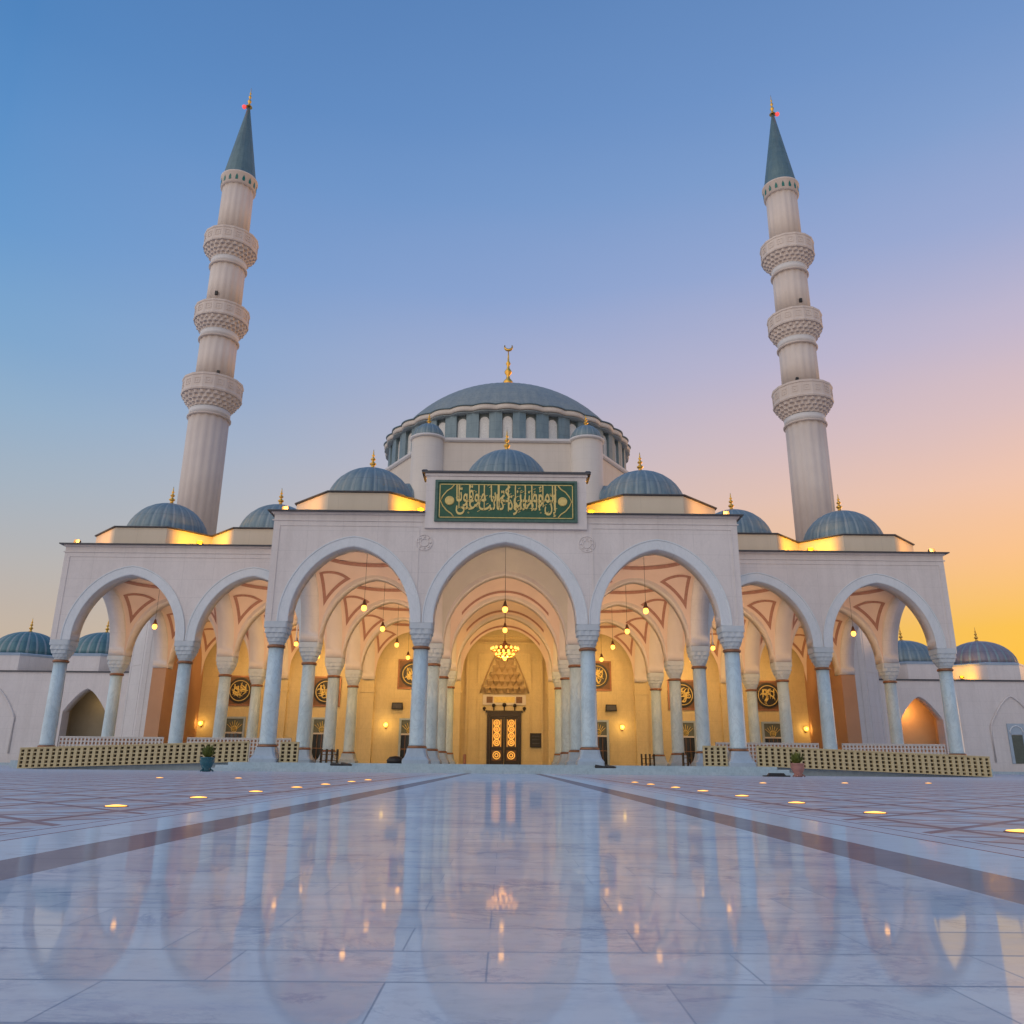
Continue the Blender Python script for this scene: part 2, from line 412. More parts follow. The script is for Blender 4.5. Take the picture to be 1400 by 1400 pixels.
# ------------------------------------------------------------------ the mosque
mosque = thing('mosque', 'large pale marble mosque with arcaded portico, ribbed grey-blue domes and a wide central dome', 'mosque', (0, 54, 0))
MO = Vector((0, 54, 0))
def part(b, name, mat=None, parent=None):
    """build a mesh in world coordinates and hang it under the mosque (or a part of it)"""
    o = b.build(name, mat)
    p = parent or mosque
    o.parent = p
    o.matrix_parent_inverse = Matrix.Translation(-MO) if p is mosque else Matrix.Identity(4)
    return o
def sub(b, name, mat, parent):
    o = b.build(name, mat); o.parent = parent
    if parent.location.length > 1e-6: o.matrix_parent_inverse = Matrix.Translation(-parent.location)
    return o

def arch_curve(a, rise, zs, n=28, stilt=0.30):
    """pointed four-centred intrados, left to right, relative to the bay axis"""
    pts = [(-a, zs)]
    r = rise - stilt
    for i in range(n + 1):
        th = PI - PI * i / n
        c, s_ = math.cos(th), math.sin(th)
        pts.append((a * c * (1 - 0.02 * abs(math.sin(2 * th))), zs + stilt + r * (0.90 * s_ + 0.10 * (1 - abs(c)))))
    pts.append((a, zs))
    return pts

def arch_wall(b, axis, cen, half, pos, t0, t1, curve, zb, zt, endL=None, endR=None):
    """wall with an arched opening. axis 'x': runs along X at Y=pos. t0/t1: faces of the wall; curve relative to cen"""
    eL = cen - half if endL is None else endL
    eR = cen + half if endR is None else endR
    def P(s_, t, z): return (s_, pos + t, z) if axis == 'x' else (pos + t, s_, z)
    cs = [(cen + x, z) for x, z in curve]
    for t in (t0, t1):
        b.face([P(eL, t, zb), P(cs[0][0], t, zb), P(cs[0][0], t, zt), P(eL, t, zt)])
        b.face([P(cs[-1][0], t, zb), P(eR, t, zb), P(eR, t, zt), P(cs[-1][0], t, zt)])
        for (xa, za), (xb, zb_) in zip(cs, cs[1:]):
            if abs(xb - xa) < 1e-6: continue
            b.face([P(xa, t, za), P(xb, t, zb_), P(xb, t, zt), P(xa, t, zt)])
    for (xa, za), (xb, zb_) in zip(cs, cs[1:]):
        b.face([P(xa, t0, za), P(xa, t1, za), P(xb, t1, zb_), P(xb, t0, zb_)], True)
    for e0, e1 in ((eL, cs[0][0]), (cs[-1][0], eR)):
        b.face([P(e0, t0, zb), P(e1, t0, zb), P(e1, t1, zb), P(e0, t1, zb)])
    for e in (eL, eR):
        b.face([P(e, t0, zb), P(e, t1, zb), P(e, t1, zt), P(e, t0, zt)])
    b.face([P(eL, t0, zt), P(eR, t0, zt), P(eR, t1, zt), P(eL, t1, zt)])

def archivolt(b, axis, cen, pos, curve, w, proud, sgn=-1):
    """raised moulded band round an opening on the face pos, projecting by proud"""
    n = len(curve); outer = []
    for i, (x, z) in enumerate(curve):
        p0 = curve[max(i - 1, 0)]; p1 = curve[min(i + 1, n - 1)]
        dx, dz = p1[0] - p0[0], p1[1] - p0[1]; l = math.hypot(dx, dz)
        nx, nz = -dz / l, dx / l
        outer.append((x + nx * w, z + nz * w))
    outer[0] = (curve[0][0] - w, curve[0][1]); outer[-1] = (curve[-1][0] + w, curve[-1][1])
    # keep apex symmetric
    m = n // 2
    def P(s_, t, z): return (cen + s_, pos + sgn * t, z) if axis == 'x' else (pos + sgn * t, cen + s_, z)
    def ring(i):
        (x, z), (X, Z) = curve[i], outer[i]
        e = lambda f: (x + (X - x) * f, z + (Z - z) * f)
        prof = [(0.0, -0.01), (0.0, proud * .6), (0.10, proud), (0.86, proud), (0.90, proud * 1.9), (1.0, proud * 1.9), (1.0, -0.01)]
        return [P(e(f)[0], t, e(f)[1]) for f, t in prof]
    b.loft([ring(i) for i in range(n)], closed=True, cap0=True, cap1=True)

cv_s = arch_curve(2.93, RISE_S, ZS)
cv_c = arch_curve(3.47, RISE_C, ZS)
def bay_curve(i): return cv_c if i == 0 else cv_s

# front facade of the projecting block (row 0) and of the wings (row 1)
b = MB().mat('facade')
for sx in (-1, 0, 1):
    i = abs(sx); cen = sx * 7.54; half = 4.04 if i == 0 else 3.5
    eL = -11.6 if sx == -1 else None; eR = 11.6 if sx == 1 else None
    arch_wall(b, 'x', cen, half, D, -T, T, bay_curve(i), ZS, ZT, eL, eR)
facade = part(b, 'facade_wall')
b = MB()
for sx in (-1, 0, 1):
    archivolt(b, 'x', sx * 7.54, D - T, bay_curve(abs(sx)), 0.54, 0.035)
sub(b, 'archivolt', 'arch', facade)
wingwalls = []
for sg in (-1, 1):
    b = MB().mat('facade')
    for i in (2, 3):
        cen = sg * BAYS[i][0]
        eL = -25.6 if (sg < 0 and i == 3) else None; eR = 25.6 if (sg > 0 and i == 3) else None
        arch_wall(b, 'x', cen, 3.5, row(1), -T, T, cv_s, ZS, ZT, eL, eR)
    w = part(b, 'facade_wall'); wingwalls.append(w)
    b = MB()
    for i in (2, 3): archivolt(b, 'x', sg * BAYS[i][0], row(1) - T, cv_s, 0.54, 0.035)
    sub(b, 'archivolt', 'arch', w)

# cornice, frame mouldings
def frame_strip(b, x0, x1, z0, z1, y, w=0.05, d=0.03):
    b.box(x0, x1, y - d, y + .01, z1 - w, z1); b.box(x0, x0 + w, y - d, y + .01, z0, z1 - w); b.box(x1 - w, x1, y - d, y + .01, z0, z1 - w)
y0 = D - T
for sg in (-1, 1):
    def sb(b, x0, x1, *r):
        x0, x1 = sorted((sg * x0, sg * x1)); b.box(x0, x1, *r)
    b = MB().mat('facade')
    sb(b, 4.06, 11.68, y0 - .08, D + 0.3, ZT, ZT + .06); sb(b, 4.06, 11.74, y0 - .14, D + .3, ZT + .06, ZT + .10)
    part(b, 'cornice')
    b = MB().mat('facade')
    sb(b, 4.16, 11.68, y0 - .045, y0 + .01, ZT - .34, ZT - .28)
    frame_strip(b, *sorted((sg * 4.3, sg * 11.32)), ZS + .05, 11.75, y0)
    part(b, 'wall_moulding')
    yw = row(1) - T
    b = MB().mat('facade')
    sb(b, 11.62, 25.68, yw - .08, row(1) + .3, ZT, ZT + .06); sb(b, 11.62, 25.68, yw - .14, row(1) + .3, ZT + .06, ZT + .10)
    part(b, 'cornice')
    b = MB().mat('facade')
    sb(b, 11.62, 25.68, yw - .045, yw + .01, ZT - .34, ZT - .28)
    frame_strip(b, *sorted((sg * 11.75, sg * 25.32)), ZS + .05, 11.75, yw)
    part(b, 'wall_moulding')
    b = MB().mat('cap_dark')
    sb(b, 4.06, 11.9, y0 - .30, D + .3, ZT + .10, ZT + .16); sb(b, 11.3, 11.9, D + .3, row(1) - .8, ZT + .10, ZT + .16)
    sb(b, 11.62, 25.88, yw - .30, row(1) + .3, ZT + .10, ZT + .16); sb(b, 25.3, 25.88, row(1) + .3, row(4) - 1, ZT + .10, ZT + .16)
    part(b, 'coping')
b = MB()
b.box(-11.5, 11.5, D - .4, row(1) - .5, ZT - .05, ZT + .08)
b.box(-25.5, 25.5, row(1) - .4, row(4) + .4, ZT - .05, ZT + .08)
part(b, 'roof', 'cap_dark')
# rosettes in the spandrels
for sg in (-1, 1):
    b = MB()
    b.torus((sg * 4.04, y0 - .01, 10.9), 0.40, 0.03, 'y'); b.torus((sg * 4.04, y0 - .01, 10.9), 0.20, 0.03, 'y', 20)
    for k in range(8):
        a = k * PI / 4; b.sphere((sg * 4.04 + .30 * math.cos(a), y0 - .005, 10.9 + .30 * math.sin(a)), 0.055, 8, 6)
    part(b, 'rosette', 'facade')

# inner arches
for k in (1, 2, 3):
    for i, (bx, half) in enumerate(BAYS):
        for sg in ((1,) if i == 0 else (-1, 1)):
            if k == 1 and i >= 2: continue
            b = MB(); arch_wall(b, 'x', sg * bx, half, row(k), -T, T, bay_curve(i), ZS, ZT)
            o = part(b, 'arch', 'inner')
cv_y = cv_s
for li, xl in enumerate(XS):
    for sg in (-1, 1):
        k0 = 0 if li < 2 else 1
        k1 = 2 if li == 3 else 3
        for k in range(k0, k1 + 1):
            b = MB(); arch_wall(b, 'y', row(k) + 3.5, 3.5, sg * xl, -T + .003, T - .003, cv_y, ZS, ZT - .003)
            outer_side = (li == 3) or (li == 1 and k == 0)
            part(b, 'arch', 'facade' if outer_side else 'inner')

# columns ----------------------------------------------------------
def make_column():
    b = MB()
    fl = lambda a, k: 1 + 0.012 * math.cos(8 * a)
    b.lathe([(0.385, 1.17), (0.40, 1.22), (0.385, 1.30), (0.375, 3.2), (0.355, 5.66)], 32, rf=fl)
    shaft = b.build('column', 'column', mosque)
    b = MB()
    def sq(h, n=8, ch=0.25):
        c = h * (1 - ch); return [(h, -c), (h, c), (c, h), (-c, h), (-h, c), (-h, -c), (-c, -h), (c, -h)]
    rings = [[(x, y, z) for x, y in sq(h, ch=c)] for h, z, c in ((.62, ZF - .02, .08), (.62, ZF + .16, .08), (.52, ZF + .30, .15), (.46, ZF + .5, .22), (.44, 1.06, .28))]
    b.loft(rings); b.build('plinth', 'bluestone', shaft)
    b = MB(); b.lathe([(.40, 1.05), (.455, 1.07), (.455, 1.14), (.40, 1.18)], 24); b.build('base_ring', 'bronze', shaft)
    b = MB(); b.lathe([(.365, 5.65), (.43, 5.68), (.43, 5.77), (.37, 5.81)], 24); b.build('neck_ring', 'bronze', shaft)
    b = MB()
    # capital: round to square with tiers of small niches
    n = 48; rings = []
    tiers = [(0.0, .36), (.14, .39), (.15, .42), (.34, .45), (.35, .49), (.56, .50), (.57, .545), (.80, .55), (.81, .565), (1.10, .565)]
    for q, (h, r) in enumerate(tiers):
        t = min(1, h / .8); p = 2 + 10 * t * t; ring = []
        for i in range(n):
            a = 2 * PI * i / n + PI / n
            c, s_ = math.cos(a), math.sin(a)
            rr = r / (abs(c) ** p + abs(s_) ** p) ** (1 / p)
            if q < 8: rr *= 1 - 0.075 * (0.5 + 0.5 * math.cos(12 * a + (q // 2) * PI)) * (1 if q % 2 else .5)
            ring.append((rr * c, rr * s_, 5.79 + h))
        rings.append(ring)
    b.loft(rings); b.build('capital', 'capital', shaft)
    return shaft
proto = make_column()
cols = [(sg * x, row(k)) for x in XS[:2] for sg in (-1, 1) for k in range(4)]
cols += [(sg * XS[2], row(k)) for sg in (-1, 1) for k in (1, 2, 3)] + [(sg * XS[3], row(k)) for sg in (-1, 1) for k in (1, 2)]
for i, (x, y) in enumerate(cols):
    o = proto if i == 0 else copy_tree(proto, mosque)
    o.location = (x, y - MO.y, 0)

# back wall, closing walls, piers
b = MB().mat('goldwall')
b.box(-25.5, -3.6, row(4) - .02, row(4) + .8, ZF - .01, ZT - .06); b.box(3.6, 25.5, row(4) - .02, row(4) + .8, ZF - .01, ZT - .06)
b.box(-3.6, 3.6, row(4) - .02, row(4) + .8, 10.6, ZT - .06)
b.box(-3.6, 3.6, row(4) + .45, row(4) + .9, ZF - .01, 10.6)
for sg in (-1, 1):
    for xl in (4.04, 11.04, 18.04):
        x = sg * xl; b.box(x - .5, x + .5, row(4) - .25, row(4) - .0, ZF, ZS)
        b.box(x - .56, x + .56, row(4) - .31, row(4) + .0, 5.9, 6.1)
    
back = part(b, 'back_wall')
for sg in (-1, 1):
    b = MB(); x = sg * 25.04; b.box(x - .5, x + .5, row(3) - .497, row(4) - .02, ZF, ZS - .003); b.box(x - .49, x + .49, row(3) + .01, row(4) - .02, ZS - .003, ZT - .01)
    part(b, 'end_wall', 'endwall')
b = MB()   # portal frame mouldings
for w, d, top in ((3.60, .10, 10.6), (3.15, .18, 10.15), (2.2, .10, 9.3)):
    yb = row(4) + .45
    for sg in (-1, 1):
        x0, x1 = sorted((sg * (w - .14), sg * w)); b.box(x0, x1, yb - d, yb, ZF, top)
    b.box(-w + .14, w - .14, yb - d, yb, top - .14, top)
sub(b, 'portal_frame', 'goldwall', back)
b = MB()   # muqarnas hood: stepped tiers of small niches narrowing upwards
yb = row(4) + .45
tiers = 7
for k in range(tiers):
    z0 = 5.95 + k * .57; w = 1.50 * (1 - k / tiers) ** 1.1 + .15; n = max(1, round(w / .24))
    dpt = .62 - .065 * k
    b.box(-w, w, yb - dpt * .42, yb, z0 + .003 * k, z0 + .57)
    for i in range(n):
        x = -w + (i + .5) * 2 * w / n; q = w / n * .86; y0_, y1_ = yb - dpt * .42, yb - dpt
        b.loft([[(x - q, y0_, z0 + .52), (x + q, y0_, z0 + .52), (x + q, y1_, z0 + .50), (x - q, y1_, z0 + .50)],
                [(x - q, y0_, z0 + .38), (x + q, y0_, z0 + .38), (x + q * .9, y1_, z0 + .36), (x - q * .9, y1_, z0 + .36)],
                [(x - q * .15, y0_, z0 + .02), (x + q * .15, y0_, z0 + .02), (x + q * .15, y0_ - .04, z0 + .02), (x - q * .15, y0_ - .04, z0 + .02)]])
for sg in (-1, 1):
    b.tube([(sg * 1.95, yb - .1, 6.0), (sg * 1.75, yb - .1, 6.7), (sg * 1.1, yb - .1, 8.3), (sg * .35, yb - .1, 9.9), (0, yb - .1, 10.05)], .07, 6)
sub(b, 'portal_hood', 'hood', back)
b = MB()
b.mat('cream').box(-1.75, 1.75, yb - .12, yb, 5.05, 5.85); b.mat('wood').box(-1.45, -.95, yb - .16, yb - .1, 5.2, 5.7); b.box(.95, 1.45, yb - .16, yb - .1, 5.2, 5.7)
b.mat('goldpaint').box(-.85, .85, yb - .15, yb - .1, 5.22, 5.68)
sub(b, 'lintel_panel', None, back)

# door
b = MB()
b.box(-1.38, -1.16, yb - .18, yb, ZF, 4.45); b.box(1.16, 1.38, yb - .18, yb, ZF, 4.45); b.box(-1.16, 1.16, yb - .18, yb, 4.12, 4.45); b.box(-1.5, 1.5, yb - .22, yb, 4.45, 4.6)
for x, z, r in ((-1.62, 4.78, .14), (-.85, 5.0, .15), (0, 5.05, .17), (.85, 5.0, .15), (1.62, 4.78, .14)):
    b.tube([(x, yb - .1, 4.55), (x, yb - .1, z)], .05, 6); b.sphere((x, yb - .12, z), r, 12, 8)
door = part(b, 'door', 'bronze_dark')
for sg in (-1, 1):
    b = MB()
    x0, x1 = sorted((sg * .02, sg * 1.15)); xm = (x0 + x1) / 2
    b.mat('bronze_dark').box(x0, x1, yb - .06, yb - .01, ZF + .02, 4.1)
    for xa, xb_ in ((x0, x0 + .17), (x1 - .17, x1)): b.box(xa, xb_, yb - .13, yb - .06, ZF + .02, 4.1)
    for za, zb in ((ZF + .02, .72), (1.52, 1.75), (3.92, 4.1)): b.box(x0 + .17, x1 - .17, yb - .13, yb - .06, za, zb)
    b.mat('wood').box(x0 + .17, x1 - .17, yb - .075, yb - .06, .72, 3.92)
    b.mat('doorglow')
    for z in (2.1, 2.62, 3.14, 3.62): b.torus((xm, yb - .10, z), .23, .05, 'y', 16, 6); b.torus((xm, yb - .10, z), .09, .045, 'y', 12, 6)
    b.torus((xm, yb - .10, 1.12), .28, .04, 'y', 18, 6); b.torus((xm, yb - .10, 1.12), .13, .04, 'y', 14, 6)
    for q in (-.33, .33): b.box(xm + q - .02, xm + q + .02, yb - .11, yb - .08, 1.78, 3.9)
    b.mat('bronze_dark').tube([(x0 + .09 if sg > 0 else x1 - .09, yb - .2, 2.0), (x0 + .09 if sg > 0 else x1 - .09, yb - .2, 2.5)], .025, 6)
    sub(b, 'door_leaf', None, door)

# windows low in the back wall
for xw in (21.54, 14.54, 7.54):
    for sg in (-1, 1):
        x = sg * xw; yb2 = row(4) - .02
        b = MB().mat('bluestone')
        b.box(x - .85, x - .68, yb2 - .14, yb2, ZF, 3.75); b.box(x + .68, x + .85, yb2 - .14, yb2, ZF, 3.75); b.box(x - .85, x + .85, yb2 - .14, yb2, 3.75, 3.9)
        b.mat('shutter').box(x - .68, x + .68, yb2 - .06, yb2, 2.72, 3.75)
        b.mat('goldpaint')
        for q in range(-3, 4): b.tube([(x, yb2 - .08, 2.8), (x + q * .2, yb2 - .08, 3.62 - abs(q) * .1)], .022, 5)
        b.torus((x, yb2 - .08, 2.95), .22, .03, 'y', 14, 5)
        b.mat('rail').box(x - .68, x + .68, yb2 - .10, yb2, 2.6, 2.72)
        o = part(b, 'window')
        b = MB(); b.box(x - .68, x + .68, yb2 - .05, yb2, ZF + .02, 2.6); sub(b, 'pane', 'glass', o)
        b = MB()
        for q in (-.34, 0, .34): b.box(x + q - .02, x + q + .02, yb2 - .08, yb2 - .05, ZF + .02, 2.6)
        b.box(x - .68, x + .68, yb2 - .085, yb2 - .05, 1.5, 1.56); sub(b, 'frame', 'wood', o)

# ceilings: sail vaults with red-brown bands and pendentive triangles -------------
def ceiling(bx, hx, by, hy, rise, pink=True, motif=True):
    b = MB().mat('ceiling' if pink else 'ceilgrey')
    ax, ay = hx - T + .004, hy - T + .004
    def z(u, v): return min(12.06, ZS + .10 + (rise + .02) * math.sqrt(max(0.0, 2 - u * u - v * v)))
    n = 30
    for i in range(n):
        for j in range(n):
            u0, u1 = -1 + 2 * i / n, -1 + 2 * (i + 1) / n; v0, v1 = -1 + 2 * j / n, -1 + 2 * (j + 1) / n
            b.face([(bx + ax * u, by + ay * v, z(u, v)) for u, v in ((u0, v0), (u0, v1), (u1, v1), (u1, v0))], True)
    b.mat('trim')
    dz = -0.05
    def band(r0, r1, nn=56):
        for i in range(nn):
            a0, a1 = 2 * PI * i / nn, 2 * PI * (i + 1) / nn
            b.face([(bx + ax * r * math.cos(a), by + ay * r * math.sin(a), z(r * math.cos(a), r * math.sin(a)) + dz) for r, a in ((r0, a0), (r1, a0), (r1, a1), (r0, a1))], True)
    if not pink: pass
    elif motif:
        band(.81, .87)
        band(.56, .60)
        for su in (-1, 1):
            for sv in (-1, 1):
                tri = [(su * .45, sv * .95), (su * .95, sv * .45), (su * .93, sv * .93)]
                c = (sum(p[0] for p in tri) / 3, sum(p[1] for p in tri) / 3)
                inn = [(c[0] + (p[0] - c[0]) * .70, c[1] + (p[1] - c[1]) * .70) for p in tri]
                for e in range(3):
                    p, q, pi, qi = tri[e], tri[(e + 1) % 3], inn[e], inn[(e + 1) % 3]
                    m = 8
                    L = lambda A, B, t: (A[0] + (B[0] - A[0]) * t, A[1] + (B[1] - A[1]) * t)
                    for s_ in range(m):
                        quad = [L(p, q, s_ / m), L(p, q, (s_ + 1) / m), L(pi, qi, (s_ + 1) / m), L(pi, qi, s_ / m)]
                        b.face([(bx + ax * u, by + ay * v, z(u, v) + dz) for u, v in quad], True)
    else:
        # red lines along the transverse arches
        for sv in (-1, 1):
            for i in range(24):
                u0, u1 = -.80 + 1.60 * i / 24, -.80 + 1.60 * (i + 1) / 24
                b.face([(bx + ax * u, by + ay * v, z(u, v) + dz) for u, v in ((u0, sv * .95), (u1, sv * .95), (u1, sv * .915), (u0, sv * .915))], True)
    return part(b, 'ceiling')
for i, (bx, half) in enumerate(BAYS):
    for sg in ((1,) if i == 0 else (-1, 1)):
        for k in range(0 if i < 2 else 1, 4):
            ceiling(sg * bx, half, row(k) + 3.5, 3.5, RISE_C if i == 0 else RISE_S, not (i == 0 and k == 0), i != 0)

# domes on octagonal drums ----------------------------------------
def finial(b, c, h, fat=1.0, crescent=False):
    x, y, z = c
    f = fat * 1.45; h *= 1.08
    prof = [(.30 * f, 0), (.26 * f, .04 * h), (.10 * f, .10 * h), (.09 * f, .20 * h), (.17 * f, .27 * h), (.17 * f, .31 * h), (.07 * f, .38 * h), (.06 * f, .44 * h), (.13 * f, .50 * h), (.13 * f, .53 * h), (.05 * f, .60 * h), (.05 * f, .66 * h), (.09 * f, .70 * h), (.035 * f, .76 * h), (.03 * f, .86 * h), (.01 * f, h)]
    b.lathe(prof, 14, c)
    if crescent:
        R = .075 * h
        pts = []; tp = []
        for i in range(13):
            a = rad(-90 - 112 + 224 * i / 12); pts.append((x + R * math.cos(a), y, z + h + R + R * math.sin(a))); tp.append(.35 + .65 * math.sin(PI * i / 12))
        b.tube(pts, .055 * f, 6, tp)
def ribbed_dome(b, c, R, rise, gores=24, rib=0.022, z0=0.0, m=10):
    prof = [(R * math.cos(PI / 2 * k / m), z0 + rise * math.sin(PI / 2 * k / m)) for k in range(m)] + [(0.05, z0 + rise)]
    def rf(a, k):
        t = (a * gores / (2 * PI)) % 1.0; d = min(t, 1 - t)
        return 1 + (rib * 1.7 if d < .07 else 0.0) - 0.03 * abs(math.cos(PI * t)) ** 3
    f0 = len(b.bm.faces)
    b.lathe(prof, gores * 8, c, rf)
    key = b.mats[b.cur] if b.mats else 'lead'
    base_i = b.cur
    b.mat('ribline'); b.bm.faces.ensure_lookup_table()
    for f in b.bm.faces[f0:]:
        if len(f.verts) != 4: continue
        m = f.calc_center_median(); a = math.atan2(m.y - c[1], m.x - c[0]) % (2 * PI)
        t = (a * gores / (2 * PI)) % 1.0
        if min(t, 1 - t) < .10: f.material_index = b.cur
    b.cur = base_i
def octagon(cx, cy, ap, z, rot=0):
    r = ap / math.cos(PI / 8)
    return [(cx + r * math.cos(PI / 8 + k * PI / 4 + rot), cy + r * math.sin(PI / 8 + k * PI / 4 + rot), z) for k in range(8)]
def bay_dome(x, y, zbase=ZT + .08, ap=3.72, drum_h=1.2, R=2.5, rise=2.5, fh=1.15):
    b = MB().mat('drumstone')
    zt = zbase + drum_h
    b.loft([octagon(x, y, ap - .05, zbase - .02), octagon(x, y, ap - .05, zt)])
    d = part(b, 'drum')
    b = MB(); b.loft([octagon(x, y, ap, zt), octagon(x, y, ap + .06, zt + .03), octagon(x, y, ap + .06, zt + .08), octagon(x, y, R + .1, zt + .16)]); sub(b, 'drum_coping', 'cap_dark', d)
    b = MB().mat('lead'); ribbed_dome(b, (x, y, zt + .1), R, rise); b.lathe([(R + .12, 0.0), (R + .12, .1), (R - .1, .16)], 48, (x, y, zt + .06))
    o = part(b, 'dome', 'lead')
    b = MB(); finial(b, (x, y, zt + .1 + rise - .03), fh, .75); sub(b, 'finial', 'gold', o)
for sg in (-1, 1):
    bay_dome(sg * 7.54, row(0) + 3.5)
    for i in (2, 3): bay_dome(sg * BAYS[i][0], row(1) + 3.5)
# centre dome behind the inscription parapet
bay_dome(0, row(0) + 3.5, ap=3.6, drum_h=2.3, R=2.45, rise=2.55, fh=1.3)

# inscription parapet block
b = MB().mat('facade')
b.box(-4.05, 4.05, 39.36, 40.6, 11.62, 14.5)
b.box(-4.12, 4.12, 39.30, 40.66, 14.36, 14.5)
par = part(b, 'parapet')
b = MB(); b.box(-4.28, 4.28, 39.2, 40.75, 14.5, 14.60)
for sg in (-1, 1): b.box(sg * 4.14 - .16, sg * 4.14 + .16, 39.18, 39.6, 14.6, 14.68, .6)
sub(b, 'coping', 'cap_dark', par)

# prayer hall ------------------------------------------------------
b = MB().mat('cream')
b.box(-29, 29, row(4) + 1.0, 108, 0, 13.5)
poly = [(-6.7, 69.9), (6.7, 69.9), (13.6, 80.6), (14.6, 88), (13.6, 96), (6.7, 106), (-6.7, 106), (-13.6, 96), (-14.6, 88), (-13.6, 80.6)]
b.loft([[(x, y, 13.4) for x, y in poly], [(x, y, 28.55) for x, y in poly]])
def off(poly, d, c=(0, 88)):
    out = []
    for x, y in poly:
        v = Vector((x - c[0], y - c[1])); l = v.length; out.append((c[0] + v.x * (l + d) / l, c[1] + v.y * (l + d) / l))
    return out
hall = part(b, 'prayer_hall')
b = MB()
p1, p2 = off(poly, .15), off(poly, .28)
b.loft([[(x, y, 28.55) for x, y in p1], [(x, y, 28.68) for x, y in p2], [(x, y, 28.9) for x, y in p2], [(x, y, 28.95) for x, y in p1]])
sub(b, 'hall_cornice', 'minwhite', hall)
DC = (0, 85.0)
# drum: recessed wall, lead buttresses, arched windows, scalloped cornice
b = MB(); b.lathe([(12.6, 28.9), (12.6, 32.75)], 72, (DC[0], DC[1], 0), smooth=True)
drum = part(b, 'dome_drum', 'leadgrey')
NW = 36
def rot_pts(pts, a, c=DC):
    ca, sa = math.cos(a), math.sin(a)
    return [(c[0] + x * ca - y * sa, c[1] + x * sa + y * ca, z) for x, y, z in pts]
for k in range(NW):
    a = -PI / 2 + 2 * PI * k / NW
    ang = abs(((a + PI / 2 + PI) % (2 * PI)) - PI)
    if ang > rad(112): continue
    # buttress between windows
    aa = a + PI / NW
    b = MB()
    r0, r1, h = 12.2, 12.95, .62
    b.loft([rot_pts([(r0, -h, z), (r1, -h, z), (r1 + .06, 0, z), (r1, h, z), (r0, h, z)], aa) for z in (28.92, 32.6)])
    sub(b, 'buttress', 'lead', drum)
    b = MB()
    w = .47; pts = [(-w, 29.0), (w, 29.0)] + [(w * math.cos(t * PI / 10), 31.75 + .5 * math.sin(t * PI / 10)) for t in range(11)]
    b.loft([rot_pts([(12.61, y, z) for y, z in pts], a), rot_pts([(12.70, y, z) for y, z in pts], a)])
    o = sub(b, 'window', 'winpale', drum)
b = MB()
def scal(a, k): return 1 + 0.022 * abs(math.cos(a * NW / 2))
b.mat('leadgrey').lathe([(12.5, 32.55), (13.1, 32.6), (13.1, 32.68)], NW * 8, (DC[0], DC[1], 0), scal)
b.mat('cream').lathe([(13.0, 32.78), (13.16, 32.85), (13.16, 33.22), (13.1, 33.28)], NW * 8, (DC[0], DC[1], 0), scal)
b.mat('lead').lathe([(13.15, 33.28), (13.28, 33.31), (13.26, 33.38), (12.3, 33.44)], NW * 8, (DC[0], DC[1], 0), scal)
sub(b, 'drum_cornice', None, drum)
# main dome cap
Rs, zc = 14.7, 25.65
b = MB(); prof = []
z_low = 33.3
t0 = math.asin((z_low - zc) / Rs)
for k in range(17):
    t = t0 + (PI / 2 - t0) * k / 16; prof.append((max(.06, Rs * math.cos(t)), zc + Rs * math.sin(t)))
def drf(a, k):
    t = (a * 72 / (2 * PI)) % 1.0; d = min(t, 1 - t); return 1 + (0.008 if d < .13 else 0)
b.lathe(prof, 72 * 4, (DC[0], DC[1], 0), drf)
md = part(b, 'main_dome', 'leadgrey')
b = MB(); finial(b, (DC[0], DC[1], zc + Rs - .05), 5.4, 2.2, True); sub(b, 'finial', 'gold', md)
# corner turrets
for sg in (-1, 1):
    for ty, tx, tz in ((70.2, 7.25, 28.75),):
        b = MB().mat('cream'); b.lathe([(1.5, 13.0), (1.5, tz)], 32, (sg * tx, ty, 0))
        t = part(b, 'turret')
        b = MB(); b.lathe([(1.5, tz - .12), (1.66, tz), (1.66, tz + .16), (1.45, tz + .2)], 32, (sg * tx, ty, 0)); sub(b, 'turret_cornice', 'minwhite', t)
        b = MB().mat('lead'); ribbed_dome(b, (sg * tx, ty, tz + .16), 1.45, 1.5, 16, .03); sub(b, 'turret_dome', 'lead', t)
        b = MB(); finial(b, (sg * tx, ty, tz + 1.6), 1.1, .9); sub(b, 'finial', 'gold', t)
    # small shoulder dome beside the hall
    b = MB(); b.lathe([(1.7, 13), (1.7, 22.9)], 28, (sg * 8.9, 66.2 + 4.4, 0)); t = part(b, 'shoulder_turret', 'cream')
    b = MB().mat('lead'); ribbed_dome(b, (sg * 8.9, 66.2 + 4.4, 22.9), 1.75, 1.75, 16, .03); sub(b, 'shoulder_dome', 'lead', t)

